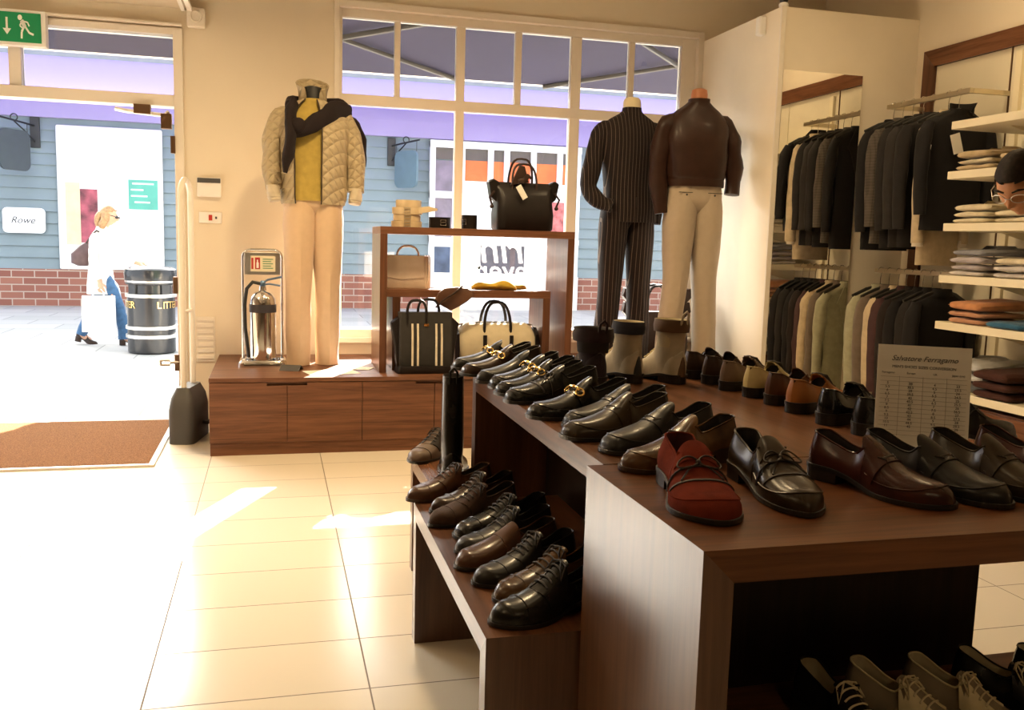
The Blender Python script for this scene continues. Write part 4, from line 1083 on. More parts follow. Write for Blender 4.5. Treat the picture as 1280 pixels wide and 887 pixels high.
quilt, qnt, qb = newmat('quilted_beige')
qb.inputs['Roughness'].default_value = 0.7
qb.inputs['Base Color'].default_value = (0.45, 0.36, 0.22, 1)
_v = coords(qnt)
_w1 = N(qnt, 'ShaderNodeTexWave', wave_type='BANDS', bands_direction='DIAGONAL', i_Scale=9.0, i_Distortion=0.4); qnt.links.new(_v, _w1.inputs['Vector'])
_v2 = coords(qnt, (-1, 1, 1)); _w2 = N(qnt, 'ShaderNodeTexWave', wave_type='BANDS', bands_direction='DIAGONAL', i_Scale=9.0, i_Distortion=0.4); qnt.links.new(_v2, _w2.inputs['Vector'])
_mn = N(qnt, 'ShaderNodeMath', operation='MINIMUM'); qnt.links.new(_w1.outputs['Fac'], _mn.inputs[0]); qnt.links.new(_w2.outputs['Fac'], _mn.inputs[1])
_pw = N(qnt, 'ShaderNodeMath', operation='POWER'); qnt.links.new(_mn.outputs[0], _pw.inputs[0]); _pw.inputs[1].default_value = 0.4
bump(qnt, qb, _pw.outputs[0], 0.9, 0.011)
F_sand = fabric('sand_cotton', (0.62, 0.44, 0.28), var=.03); F_stone = fabric('stone_cotton', (0.40, 0.325, 0.24), var=.03); F_mustard = fabric('mustard_wool', (0.42, 0.30, 0.065), weave=300)
F_black = fabric('black_wool', (0.009, 0.008, 0.009)); F_knit = fabric('dark_brown_knit', (0.014, 0.008, 0.008), weave=260)
F_pin = fabric('pinstripe_wool', (0.012, 0.007, 0.007), stripes=('x', 0.024, 0.11, (0.12, 0.09, 0.07)), sheen=0.1)
F_pin.node_tree.nodes['Principled BSDF'].inputs['Roughness'].default_value = 0.8
L_jacket = leather('brown_jacket_leather', (0.034, 0.014, 0.009), rough=0.42, coat=0.1)

# ---- mannequin in quilted jacket, facing the shop
m1 = thing('mannequin', 'headless mannequin in beige quilted jacket and sand trousers by the door side of the window', 'mannequin', (0.238, 5.83, BZ), 0.10)
trousers(m1, F_sand, 1.10, (0.185, 0.115), hem=0.074, knee=0.080, thigh=0.100, sep=0.090, seed=2.0)
b = MB(); body_loft(b, [(1.015, 0, 0, .184, .128), (1.06, 0, 0, .186, .130), (1.15, 0, 0, .172, .122), (1.30, 0, -.005, .175, .120), (1.45, 0, 0, .18, .115), (1.56, 0, .01, .13, .08), (1.63, 0, .015, .065, .06)], 36, wob=.05, seed=4.4, caps=(True, True)); b.build('sweater', F_mustard, m1)
b = MB(); g0, g1 = 1.5 * PI + .10, 3.5 * PI - .62
rows = [(0.995, 0, .005, .190, .140), (1.05, 0, .005, .200, .150), (1.15, 0, .0, .200, .148), (1.30, 0, .0, .205, .150), (1.42, 0, .0, .215, .145), (1.52, 0, .005, .205, .118), (1.585, 0, .015, .140, .095), (1.62, 0, .018, .085, .080)]
r_out = body_loft(b, rows, 44, wob=.045, seed=7.1, a0=g0, a1=g1)
body_loft(b, [(z, x, y, rx - .008, ry - .008) for z, x, y, rx, ry in rows], 44, wob=.045, seed=7.1, a0=g0, a1=g1)
jk = b.build('quilted_jacket', quilt, m1)
b = MB()
sleeve(b, [(-.100, .015, 1.535), (-.185, .008, 1.515), (-.232, -.005, 1.40), (-.252, -.02, 1.25), (-.240, -.05, 1.08)], [.040, .060, .064, .058, .048], seed=1.0); b.build('sleeve', quilt, jk)
b = MB()
sleeve(b, [(.100, .015, 1.535), (.185, .008, 1.515), (.234, .0, 1.40), (.258, -.01, 1.25), (.252, -.035, 1.08)], [.040, .060, .066, .062, .052], seed=3.0); b.build('sleeve', quilt, jk)
F_cuff = fabric('pale_cuff_lining', (0.55, 0.47, 0.34))
for x, y in ((-.246, -.055), (.255, -.04)):
    b = MB(); sleeve(b, [(x, y, 1.10), (x * .99, y - .004, 1.04), (x * .97, y - .008, 1.005)], [.045, .046, .040], seed=x); b.build('shirt_cuff', F_cuff, jk)
b = MB()
def cring(u, grow):
    """collar ring: u=0 at the neckline, 1 at the upper edge, higher and flared at the back"""
    out = []
    for q in range(31):
        a = 1.5 * PI + .42 + (2 * PI - .42 - .62) * q / 30
        back = (1 + math.sin(a)) / 2
        rr = .086 - .010 * math.sin(PI * u * .7) + .020 * u * u + grow
        out.append((rr * math.cos(a) * 1.04, .018 + .020 * u + rr * .92 * math.sin(a), 1.595 + u * (.085 + .085 * back)))
    return out
b.loft([cring(u, 0) for u in (0, .25, .5, .75, 1)], 0, close_u=False); b.loft([cring(u, -.010) for u in (0, .25, .5, .75, 1)], 0, close_u=False); b.loft([cring(1, 0), cring(1.03, -.005), cring(1, -.010)], 0, close_u=False)
b.build('stand_collar', quilt, jk)
b = MB(); pz = [r[0] for r in r_out]; b.tube([(p[0], p[1] - .003, p[2]) for p in pz], .0045, 6); pz = [r[-1] for r in r_out]; b.tube([(p[0], p[1] - .003, p[2]) for p in pz], .0045, 6); b.build('zip_edge', plain('dark_zip', (0.05, 0.035, 0.02), 0.4), jk)
b = MB(); b.lathe([(.058, 1.60), (.055, 1.66), (.052, 1.70), (.035, 1.708)], 24, (0, .02, 0)); b.build('neck_cap', M['blackplastic'], m1)
# dark sweater knotted over the shoulders
b = MB()
sleeve(b, [(.19, .06, 1.50), (.235, .05, 1.50), (.275, .04, 1.40), (.300, .03, 1.24)], [.030, .055, .056, .034], seed=5, flat=.55, wob=.12)
sleeve(b, [(.225, .02, 1.56), (.130, -.075, 1.565), (.03, -.140, 1.500), (-.075, -.165, 1.430), (-.160, -.155, 1.420)], [.050, .060, .054, .046, .040], seed=6, flat=.5, wob=.14)
sleeve(b, [(-.120, -.080, 1.590), (-.150, -.130, 1.52), (-.155, -.165, 1.42), (-.165, -.170, 1.30), (-.190, -.165, 1.17)], [.040, .056, .058, .056, .026], seed=8, flat=.5, wob=.14)
sleeve(b, [(.215, .02, 1.565), (.16, .085, 1.60), (.0, .125, 1.60), (-.12, .06, 1.60), (-.15, -.03, 1.575)], [.05, .058, .055, .05, .036], seed=9, flat=.6, wob=.1)
b.ball((-.115, -.175, 1.45), .050, .034, .045); b.build('shoulder_sweater', F_knit, m1)

# ---- mannequin in pinstripe suit, back to the shop
m2 = thing('mannequin', 'headless mannequin in dark pinstripe suit seen from the back', 'mannequin', (2.335, 5.90, BZ), 0.0)
trousers(m2, F_pin, 1.12, (0.165, 0.115), hem=0.075, knee=0.078, thigh=0.098, sep=0.105, seed=12.0, spread=.02)
b = MB(); body_loft(b, [(0.955, .01, 0, .190, .130), (1.05, .01, 0, .190, .132), (1.18, .005, 0, .172, .122), (1.30, 0, 0, .182, .126), (1.45, 0, 0, .205, .130), (1.56, 0, .0, .212, .115), (1.625, 0, .0, .165, .088), (1.675, 0, -.005, .085, .070), (1.70, 0, -.01, .060, .058)], 44, wob=.035, seed=11.0, caps=(True, False)); j2 = b.build('suit_jacket', F_pin, m2)
b = MB(); sleeve(b, [(-.120, 0, 1.585), (-.190, 0, 1.565), (-.238, -.005, 1.45), (-.275, -.015, 1.28), (-.292, -.03, 1.17), (-.235, -.09, 1.085), (-.155, -.125, 1.055)], [.040, .058, .064, .062, .060, .054, .048], seed=2.5, wob=.12); b.build('sleeve', F_pin, j2)
b = MB(); sleeve(b, [(.120, 0, 1.585), (.188, 0, 1.565), (.225, .0, 1.42), (.225, -.0, 1.22), (.195, -.01, 0.95)], [.040, .058, .062, .058, .048], seed=4.5); b.build('sleeve', F_pin, j2)
b = MB(); body_loft(b, [(1.645, 0, -.005, .100, .078), (1.69, 0, -.01, .068, .064), (1.715, 0, -.012, .062, .060)], 30, wob=.02); b.build('collar', F_pin, j2)
b = MB(); b.lathe([(.060, 1.66), (.062, 1.735), (.058, 1.765), (.045, 1.78), (.02, 1.785)], 28, (0, -.01, 0)); b.build('neck_cap', plain('cream_cap', (0.70, 0.60, 0.38), 0.45), m2)
b = MB(); b.box(.01, .014, -.1335, -.124, 0.956, 1.12); b.build('vent_seam', M['lining'], j2)

# ---- mannequin in brown leather jacket
m3 = thing('mannequin', 'headless mannequin in brown leather jacket and stone trousers seen from the back', 'mannequin', (2.690, 5.62, BZ), -0.04); m3.scale = (.975, .975, .975)
t3 = trousers(m3, F_stone, 1.24, (0.195, 0.125), hem=0.078, knee=0.082, thigh=0.108, sep=0.105, seed=21.0, spread=.035, crease=.006)
b = MB(); body_loft(b, [(1.225, 0, 0, .190, .135), (1.265, 0, 0, .195, .140), (1.29, 0, 0, .205, .150), (1.40, 0, 0, .215, .150), (1.52, 0, 0, .222, .142), (1.62, 0, 0, .216, .122), (1.70, 0, 0, .172, .095), (1.755, 0, -.005, .100, .074), (1.79, 0, -.01, .062, .060)], 44, wob=.06, seed=31.0, caps=(True, False)); j3 = b.build('leather_jacket', L_jacket, m3)
b = MB(); body_loft(b, [(1.222, 0, 0, .197, .142), (1.245, 0, 0, .199, .144), (1.272, 0, 0, .198, .143)], 44, wob=.02, seed=31.0); b.build('waistband', L_jacket, j3)
b = MB(); sleeve(b, [(-.120, 0, 1.665), (-.200, 0, 1.635), (-.250, .0, 1.50), (-.262, -.0, 1.30), (-.232, -.01, 1.04)], [.042, .064, .068, .062, .050], seed=7.5, wob=.16); b.build('sleeve', L_jacket, j3)
b = MB(); sleeve(b, [(.120, 0, 1.665), (.200, 0, 1.635), (.250, .0, 1.52), (.275, -.01, 1.36), (.262, -.03, 1.18)], [.042, .064, .068, .062, .050], seed=9.5, wob=.16); b.build('sleeve', L_jacket, j3)
b = MB(); body_loft(b, [(1.72, 0, -.005, .100, .080), (1.77, 0, -.010, .074, .068), (1.80, 0, -.014, .070, .066)], 30, wob=.02); b.build('collar', L_jacket, j3)
b = MB(); b.lathe([(.055, 1.74), (.055, 1.83), (.050, 1.86), (.03, 1.87)], 28, (0, -.01, 0)); b.build('neck_cap', plain('terracotta_cap', (0.42, 0.16, 0.07), 0.45), m3)
b = MB()
for x in (-.10, .10): b.ball((x, -.121, 1.165), .007, .004, .007)
b.build('pocket_button', M['blackplastic'], t3)
b = MB()
for x in (-.10, .10): b.box(x - .055, x + .055, -.1215, -.112, 1.178, 1.182)
b.build('pocket_welt', M['lining'], t3)

# ================================================================ RIGHT WALL: trimmed panel, rails, shelves
XR = 4.047
fr = thing('wall_frame', 'wide walnut frame fixed round the cream display panel on the wall', 'wall frame', (XR, 5.154, 0))
b = MB(); b.prism([(0, 2.515), (-3.2, 2.515), (-3.2, 2.412), (-0.105, 2.412)], 'x', -0.035, 0.0); b.build('top_rail', M['walnut_y'], fr, smooth=False)
b = MB(); b.prism([(0, 0.30), (0, 2.515), (-0.105, 2.412), (-0.105, 0.30)], 'x', -0.035, 0.0); b.build('side_rail', M['walnut_z'], fr, smooth=False)
pnl = thing('wall_panel', 'cream display panel with thin upright seams behind the hanging jackets', 'wall panel', (XR, 5.049, 0)); pnl['kind'] = 'structure'
for k, (a, c) in enumerate(((-0.002, -0.612), (-0.622, -1.30), (-1.31, -2.0))):
    boxpart('board', -0.016, 0.0, c, a, 0.30, 2.41, M['panel'], pnl, 0.001)
boxpart('standard', -0.022, 0.0, -0.6195, -0.6145, 0.30, 2.41, brz, pnl, 0)
mir = thing('wall_mirror', 'tall frameless mirror on the fitting room wall reflecting the suits', 'mirror', (3.36, 5.262, 0))
boxpart('glass', -0.284, 0.284, -0.016, -0.008, 0.25, 2.357, M['mirror'], mir, 0)
boxpart('backing', -0.288, 0.288, -0.008, 0.0, 0.246, 2.361, M['frame'], mir, 0.001)

RX = 3.765
def rail(z, label, y0=4.428, y1=5.12):
    t = thing('clothes_rail', label, 'rail', (XR, (y0 + y1) / 2, z))
    h = (y1 - y0) / 2; d = RX - XR
    b = MB(); b.box(d - .012, d + .012, -h - .012, h + .012, -.014, .014); b.build('bar', M['rail'], t, smooth=False, bevel=.002)
    for s in (-1, 1):
        b = MB(); b.box(d + .0125, -.023, s * h - .012, s * h + .012, -.0135, .0135); b.build('arm', M['rail'], t, smooth=False, bevel=.002)
    return t
RU, RL = 2.155, 1.130
rail(RU, 'upper satin rail on the wall carrying dark suit jackets')
rail(RL, 'lower satin rail on the wall carrying grey and pale jackets')

def hanger(x, y, z, label, group, rz=0.0):
    t = thing('coat_hanger', label, 'hanger', (x, y, z), rz, group)
    b = MB(); pts = [(0, 0, -.095), (0, 0, -.050)]
    for k in range(11):
        a = rad(-60 + 24 * k); pts.append((.020 * math.cos(a) + .0 - .006 * (k < 1), 0, .0 + .020 * math.sin(a)))
    b.tube(pts, .0022, 6); b.build('hook', M['chrome'], t)
    b = MB(); b.tube([(-.19, .012, -.165), (-.10, .0, -.122), (0, -.004, -.098), (.10, .0, -.122), (.19, .012, -.165)], [.010, .013, .014, .013, .010], 8, flat=.6); b.build('shoulder_bar', M['blackplastic'], t)
    return t
def hanging_jacket(x, y, z, label, mat, length=0.74, group=None, rz=0.0, w=.188, thick=.036, seed=0.0, popcollar=False, tag=False, front=1, lapel=None, shirt=None, cuff=None, sleeve_len=None):
    t = thing('hanging_jacket', label, 'jacket', (x, y, z), rz, group)
    top = -.100; hem = -.115 - length
    b = MB(); rows = [(hem, 0, 0, w * .90, thick * 1.15), (hem + .10, 0, 0, w * .90, thick * 1.2), (hem + length * .40, 0, 0, w * .86, thick * 1.1), (hem + length * .65, 0, 0, w * .90, thick * 1.15), (hem + length * .86, 0, 0, w * .97, thick * 1.05),
            (-.168, 0, 0, w * .92, thick * .9), (-.138, 0, 0, w * .62, thick * .75), (-.112, 0, 0, w * .34, thick * .85), (top + .008, 0, 0, w * .27, thick * .9)]
    body_loft(b, rows, 40, wob=.10, seed=seed, caps=(True, True), e=2.6); body = b.build('body', mat, t)
    for s in (-1, 1):
        b = MB(); sl = sleeve_len or (length * .80)
        sleeve(b, [(s * w * .86, 0, -.172), (s * w * 1.02, -.006, -.26), (s * w * 1.06, -.012, -.16 - sl * .55), (s * w * 1.02, -.02, -.16 - sl)], [.034, .050, .047, .040], seed=seed + s, flat=.72); b.build('sleeve', mat, t)
        if cuff:
            b = MB(); sleeve(b, [(s * w * 1.02, -.02, -.14 - sl), (s * w * 1.02, -.021, -.18 - sl)], [.036, .034], seed=seed); b.build('cuff', cuff, t)
    # collar and lapels on the front face
    b = MB()
    if popcollar: [b.loft([sring(-.125, .01, 0, .080 - g, .046 - g, 24, a0=-.9, a1=PI + .1), sring(-.085, .02, .0, .070 - g, .048 - g, 24, a0=-.8, a1=PI - .1), sring(-.050, .035, .008, .074 - g, .058 - g, 24, a0=-.6, a1=PI - .5)], 0, close_u=False) for g in (0, .006)]
    else: b.loft([sring(-.128, 0, 0, .080, thick * 1.0, 24), sring(-.100, 0, 0, .064, thick * 1.0, 24), sring(-.084, 0, -front * .004, .058, thick * .85, 24)], 0, cap0=False, cap1=False)
    b.build('collar', mat, t)
    for s in (-1, 1):
        b = MB(); f = front * thick
        b.prism([(s * .058, -.112), (s * .110, -.235), (s * .085, -.255), (s * .006, -.50), (s * .030, -.20)], 'y', min(f * 1.10, f * 1.28), max(f * 1.10, f * 1.28)); b.build('lapel', lapel or mat, t, smooth=False, bevel=.002)
    if shirt:
        b = MB(); f = front * thick
        b.prism([(-.045, -.125), (.045, -.125), (.006, -.46), (-.006, -.46)], 'y', min(f * .95, f * 1.08), max(f * .95, f * 1.08)); b.build('lining_gap', shirt, t, smooth=False)
    if tag:
        b = MB(); b.box(-.030, .030, -thick * 1.65, -thick * 1.55, -.345, -.235)
        b.xf(Matrix.Translation((-.045, 0, -.28)) @ Matrix.Rotation(rad(-18), 4, 'Y') @ Matrix.Translation((0, 0, .28)))
        b.build('price_tag', M['paper'], t, smooth=False)
        b = MB(); b.tube([(-w * .90, -thick * .9, -.30), (-w * 1.0, -thick * 1.0, -.42), (-w * 1.10, -thick * 1.0, -.60)], .004, 6); b.build('lining_edge', M['white'], t)
        b = MB(); b.tube([(-.08, -thick * 1.5, -.18), (-.06, -thick * 1.62, -.24)], .0012, 5); b.build('tag_string', M['ink'], t)
    return t
F_char = fabric('charcoal_wool', (0.014, 0.012, 0.012)); F_dgrey = fabric('dark_grey_wool', (0.024, 0.021, 0.020)); F_mid = fabric('black_brown_wool', (0.014, 0.009, 0.008))
F_tweed = fabric('grey_check_tweed', (0.085, 0.072, 0.060), stripes=('x', 0.018, 0.28, (0.045, 0.038, 0.032)), check=True)
F_linen = fabric('cream_linen', (0.52, 0.42, 0.28)); F_green = fabric('pale_green_linen', (0.33, 0.32, 0.22)); F_taupe = fabric('taupe_wool', (0.14, 0.105, 0.080)); F_plum = fabric('plum_wool', (0.060, 0.028, 0.030))
F_grey = fabric('warm_grey_wool', (0.085, 0.072, 0.055)); F_white = fabric('white_cotton', (0.66, 0.60, 0.50))
GU, GL = 'hangers on the upper rail', 'hangers on the lower rail'
upper = [(5.075, F_black, 'black jacket at the far end of the upper rail beside the mirror', .78, {}),
         (4.985, F_tweed, 'grey check tweed jacket second from the far end of the upper rail', .74, dict(front=-1)),
         (4.895, F_char, 'charcoal jacket just nearer than the grey tweed on the upper rail', .77, {}),
         (4.805, F_dgrey, 'dark grey jacket in the middle of the upper rail', .76, {}),
         (4.715, F_char, 'charcoal jacket before the white edged one on the upper rail', .76, {}),
         (4.590, F_linen, 'cream linen jacket whose hem shows below the black tagged jacket', .86, dict(cuff=F_white, w=.150)),
         (4.505, F_black, 'black jacket with white swing tag and raised collar, nearest on the upper rail', .66, dict(popcollar=True, tag=True, w=.205, thick=.040))]
hp = ('farthest', 'second from the far end', 'third from the far end', 'in the middle', 'third nearest', 'second nearest', 'nearest', 'farthest', 'second from the far end', 'third from the far end', 'fourth from the far end', 'fourth nearest', 'third nearest', 'second nearest', 'nearest')
for i, (y, mt, lb_, ln_, kw) in enumerate(upper):
    rz = rad(random.uniform(-5, 5)); hanger(RX, y, RU, 'hanger under the ' + lb_.split(' jacket')[0] + ' jacket, ' + hp[i] + ' on the upper rail', GU, rz)
    hanging_jacket(RX, y, RU - .002, lb_, mt, ln_, 'jackets on the upper rail', rz, seed=3.3 * i + 1, **kw)
lower = [(5.080, F_green, 'pale green linen jacket at the far end of the lower rail, facing the mirror', .70, dict(front=1, shirt=fabric('pale_green_lining', (0.24, 0.25, 0.16)))),
         (4.995, F_taupe, 'taupe grey jacket second from the far end of the lower rail', .72, {}),
         (4.905, F_linen, 'cream jacket standing out among dark ones on the lower rail', .72, {}),
         (4.830, F_plum, 'dark plum jacket just nearer than the cream one on the lower rail', .72, {}),
         (4.755, F_mid, 'black brown jacket in the middle of the lower rail', .72, {}),
         (4.680, F_black, 'black jacket between the black brown and charcoal ones on the lower rail', .72, {}),
         (4.600, F_char, 'charcoal jacket second nearest on the lower rail', .72, {}),
         (4.515, F_black, 'black jacket with small round tag, nearest on the lower rail', .70, dict(w=.195))]
for i, (y, mt, lb_, ln_, kw) in enumerate(lower):
    rz = rad(random.uniform(-5, 5)); hanger(RX, y, RL, 'hanger under the ' + lb_.split(' jacket')[0] + ' jacket, ' + hp[i + 7] + ' on the lower rail', GL, rz)
    hanging_jacket(RX, y, RL - .002, lb_, mt, ln_, 'jackets on the lower rail', rz, seed=2.7 * i + 40, **kw)

# ---- cream shelves and what is folded on them
SX0, SX1, SY0, SY1 = 3.545, 4.028, 2.60, 4.285
SZ = (1.955, 1.690, 1.412, 1.132, 0.878, 0.512)
nm_ = ('highest cream shelf above the jackets, empty at its end', 'second cream shelf from the top, holding beige shirts', 'third cream shelf from the top, holding cream shirts', 'fourth cream shelf from the top, holding lavender shirts', 'fifth cream shelf from the top, holding peach knitwear', 'lowest cream shelf above the wooden cabinet')
for z, lb_ in zip(SZ, nm_):
    t = thing('display_shelf', lb_, 'shelf', ((SX0 + SX1) / 2, (SY0 + SY1) / 2, z - .042), 0, 'cream shelves on the wall')
    hx, hy = (SX1 - SX0) / 2, (SY1 - SY0) / 2
    boxpart('board', -hx, hx, -hy, hy, 0, .042, M['creamshelf'], t, .002)
    for yy in (() if z < .6 else (-hy + .25, hy - .30)):
        b = MB(); b.prism([(hx, -.005), (-hx + .10, -.005), (hx, -.10)], 'y', yy - .006, yy + .006); b.build('bracket', M['creamshelf'], t, smooth=False)
sp = thing('shelf_upright', 'cream upright post between the shelves and the jackets', 'post', (4.020, 4.36, 0.5))
boxpart('post', -.012, .012, -.022, .022, -.20, 1.88, M['creamshelf'], sp, .002)
cb = thing('drawer_cabinet', 'low walnut drawer cabinet under the lowest cream shelf', 'cabinet', (3.80, 3.45, 0))
boxpart('carcass', -.235, .235, -.86, .86, 0, .448, M['walnut_y'], cb, .001)
for k in range(4):
    d = boxpart('drawer', -.255, -.235, -.86 + k * .43 + .003, -.86 + (k + 1) * .43 - .003, .06, .440, M['walnut_y'], cb, .001)
    MB().ball((-.262, -.86 + (k + .5) * .43, .36), .010).build('knob', M['blackplastic'], d)

def folded(x, y, z, label, mat, w=.25, d=.33, h=.030, group=None, rz=0.0, seed=0.0, collar=False, name='folded_shirt', cat='shirt', slump=0.0):
    t = thing(name, label, cat, (x, y, z), rz, group)
    b = MB(); rings = []
    for i in range(17):
        u = -1 + 2 * i / 16; sq = max(0.0, 1 - abs(u) ** 8) ** .5
        ring_ = []
        for k in range(24):
            a = 2 * PI * k / 24; c, s = math.cos(a), math.sin(a)
            xx = d / 2 * math.copysign(abs(c) ** .35, c) * (0.9 + .1 * sq); zz = h / 2 * (1 + math.copysign(abs(s) ** .6, s) * (0.25 + .75 * sq))
            yy = w / 2 * u
            if s > 0.1: zz += nz((xx + x, yy + y, z), 11, .008, seed) + slump * max(0, xx / d + .1) 
            ring_.append((xx + nz((xx, yy, z), 20, .004, seed), yy, max(0.0005, zz)))
        rings.append(ring_)
    b.loft(rings); b.build('folded_body', mat, t)
    b = MB(); b.tube([(-d / 2 + .004, -w / 2 + .01, h * .5), (-d / 2 - .002, 0, h * .5), (-d / 2 + .004, w / 2 - .01, h * .5)], .0016, 5); b.build('fold_edge', mat, t)
    if collar:
        b = MB(); b.loft([sring(h * .9, d * .12, 0, .075, .062, 20, a0=-2.4, a1=2.4), sring(h * .9 + .028, d * .12, 0, .070, .058, 20, a0=-2.4, a1=2.4), sring(h * .95 + .004, d * .12, 0, .092, .080, 20, a0=-2.4, a1=2.4)], 0, close_u=False); b.build('collar', mat, t)
    return t
C_beige = fabric('beige_knit', (0.50, 0.39, 0.24)); C_cream = fabric('cream_poplin', (0.70, 0.62, 0.46)); C_lav = fabric('lavender_poplin', (0.46, 0.42, 0.46)); C_lav2 = fabric('grey_blue_poplin', (0.25, 0.26, 0.31)); C_pale = fabric('pale_grey_poplin', (0.56, 0.52, 0.50))
C_peach = fabric('peach_knit', (0.60, 0.27, 0.12)); C_pink = fabric('dusty_pink_knit', (0.52, 0.27, 0.16)); C_blue = fabric('blue_knit', (0.02, 0.11, 0.22)); C_brown = fabric('dark_brown_knitwear', (0.055, 0.018, 0.012)); C_palebl = fabric('pale_blue_poplin', (0.52, 0.54, 0.58)); C_slate = fabric('slate_shirt', (0.10, 0.11, 0.13))
def stack(y, zs, items, group, x=3.725):
    z = zs + .0005
    for i, (lb_, mt, h, col_, nm, ct_) in enumerate(items):
        folded(x + random.uniform(-.008, .008), y + random.uniform(-.006, .006), z, lb_, mt, h=h, group=group, rz=rad(random.uniform(-4, 4)), seed=y * 9 + i * 3.1, collar=col_, name=nm, cat=ct_, slump=.03 if i == len(items) - 1 else 0)
        z += h + .006
S_, K_ = ('folded_shirt', 'shirt'), ('folded_sweater', 'sweater')
stack(4.120, SZ[1], [('beige knit at the bottom of the stack on the second shelf', C_beige, .028, False, *K_), ('cream knit in the middle of the stack on the second shelf', C_cream, .026, False, *K_), ('pale beige shirt topmost on the second shelf stack', C_beige, .034, True, *S_)], 'folded knits on the second shelf')
stack(3.830, SZ[1], [('beige knit under another, behind the man with glasses', C_beige, .032, False, *K_), ('tan beige shirt on top, behind the man with glasses', C_beige, .034, True, *S_)], 'folded knits on the second shelf')
stack(4.120, SZ[2], [('cream shirt at the bottom of the end stack, third shelf', C_cream, .026, False, *S_), ('cream shirt in the middle of the end stack, third shelf', C_cream, .026, False, *S_), ('cream shirt with spread collar topmost in the end stack, third shelf', C_cream, .036, True, *S_)], 'cream shirts on the third shelf')
stack(3.830, SZ[2], [('lower cream shirt below the face of the man with glasses', C_cream, .026, False, *S_), ('upper cream shirt below the face of the man with glasses', C_cream, .030, False, *S_)], 'cream shirts on the third shelf')
stack(4.110, SZ[3], [('pale grey shirt at the bottom of the end stack, fourth shelf', C_pale, .026, False, *S_), ('lavender shirt second in the end stack, fourth shelf', C_lav, .030, False, *S_), ('lavender shirt under the grey blue collar, fourth shelf', C_lav, .034, False, *S_), ('grey blue shirt with raised collar topmost on the fourth shelf', C_lav2, .032, True, *S_)], 'shirts on the fourth shelf')
stack(3.800, SZ[3], [('pale grey shirt lowest in the second stack, fourth shelf', C_pale, .028, False, *S_), ('pale grey shirt in the middle of the second stack, fourth shelf', C_pale, .028, False, *S_), ('white shirt topmost in the second stack, fourth shelf', C_cream, .034, False, *S_)], 'shirts on the fourth shelf')
stack(4.090, SZ[4], [('dusty pink sweater at the bottom of the peach stack', C_pink, .030, False, *K_), ('dusty pink sweater in the middle of the peach stack', C_pink, .030, False, *K_), ('peach sweater topmost on the fifth shelf', C_peach, .048, False, *K_)], 'knitwear on the fifth shelf')
stack(3.800, SZ[4], [('blue sweater folded alone beside the peach stack', C_blue, .036, False, *K_)], 'knitwear on the fifth shelf', x=3.70)
stack(4.120, SZ[5], [('slate shirt at the bottom of the lowest shelf stack', C_slate, .050, False, *S_), ('pale blue shirt in the middle of the lowest shelf stack', C_palebl, .050, False, *S_), ('pale blue shirt with standing collar topmost on the lowest shelf', C_palebl, .050, True, *S_)], 'shirts on the lowest shelf', x=3.76)
stack(3.850, SZ[5], [('dark brown sweater at the bottom of the brown stack', C_brown, .040, False, *K_), ('dark brown sweater in the middle of the brown stack', C_brown, .040, False, *K_), ('dark brown sweater topmost of the brown stack', C_brown, .050, False, *K_)], 'brown knitwear on the lowest shelf', x=3.70)
# ================================================================ BAGS, BELTS AND SMALL THINGS AT THE WINDOW
UZ = BZ + 0.873 + .0005       # top of the display unit
IZ = BZ + 0.497 + .0005       # its inner shelf
def rbox_rings(rows, r=.03, n=6):
    """rows: (z, cx, cy, w, d) -> rounded rectangular rings"""
    return [[(cx + x, cy + y, z) for x, y in rounded(w, d, min(r, w * .45, d * .45), n)] for z, cx, cy, w, d in rows]
def arc_handle(b, x0, x1, y, z, h, r=.006, n=8, lean=0.0, mi=0, e=.6, drop=0.04):
    pts = [(x0, y, z - drop)]
    for k in range(15):
        a = PI * k / 14; pts.append(((x0 + x1) / 2 - (x1 - x0) / 2 * math.copysign(abs(math.cos(a)) ** e, math.cos(a)), y + lean * math.sin(a), z + h * math.sin(a)))
    pts.append((x1, y, z - drop)); b.tube(pts, r, n, mi)
L_bagblack = col_leather('black_bag_leather', (0.012, 0.008, 0.007), rough=0.5)
L_bagbrown = col_leather('dark_brown_bag_leather', (0.045, 0.024, 0.017), rough=0.5)
L_blush = col_leather('blush_bag_leather', (0.80, 0.64, 0.50), rough=0.45, burn=(0.74, 0.58, 0.45))
F_canvas = fabric('cream_canvas', (0.56, 0.48, 0.33), weave=350, var=0.05); F_greycanvas = fabric('dark_grey_canvas', (0.032, 0.029, 0.026), weave=350); F_ribbon = fabric('cream_webbing', (0.62, 0.55, 0.42), weave=500)

# weekender on top of the unit
t = thing('weekender_bag', 'black leather weekender bag with flared top standing on the display unit', 'bag', (1.530, 5.66, UZ), 0.06)
b = MB(); b.loft(rbox_rings([(0, 0, 0, .355, .18), (.012, 0, 0, .372, .20), (.10, 0, 0, .378, .205), (.19, 0, 0, .365, .17), (.25, 0, 0, .385, .11), (.285, 0, 0, .405, .06), (.300, 0, 0, .410, .03)], .05)); b.build('body', L_bagblack, t)
for s in (-1, 1):
    b = MB(); b.prism([(s * .15, .15), (s * .215, .20), (s * .235, .30), (s * .205, .318), (s * .16, .295)], 'y', -.035, .035); b.build('gusset_wing', L_bagblack, t, bevel=.008)
    b = MB(); b.tube([(s * .20, -.04, .24), (s * .232, -.045, .20), (s * .212, -.04, .15)], .007, 8); b.ball((s * .215, -.04, .145), .013); b.build('side_strap', L_bagbrown, t)
for y, h in ((-.045, .115), (.045, .15)):
    b = MB(); arc_handle(b, -.085, .075, y, .30, h, .0075, drop=.09, lean=-y * .5); b.build('handle', L_bagbrown, t)
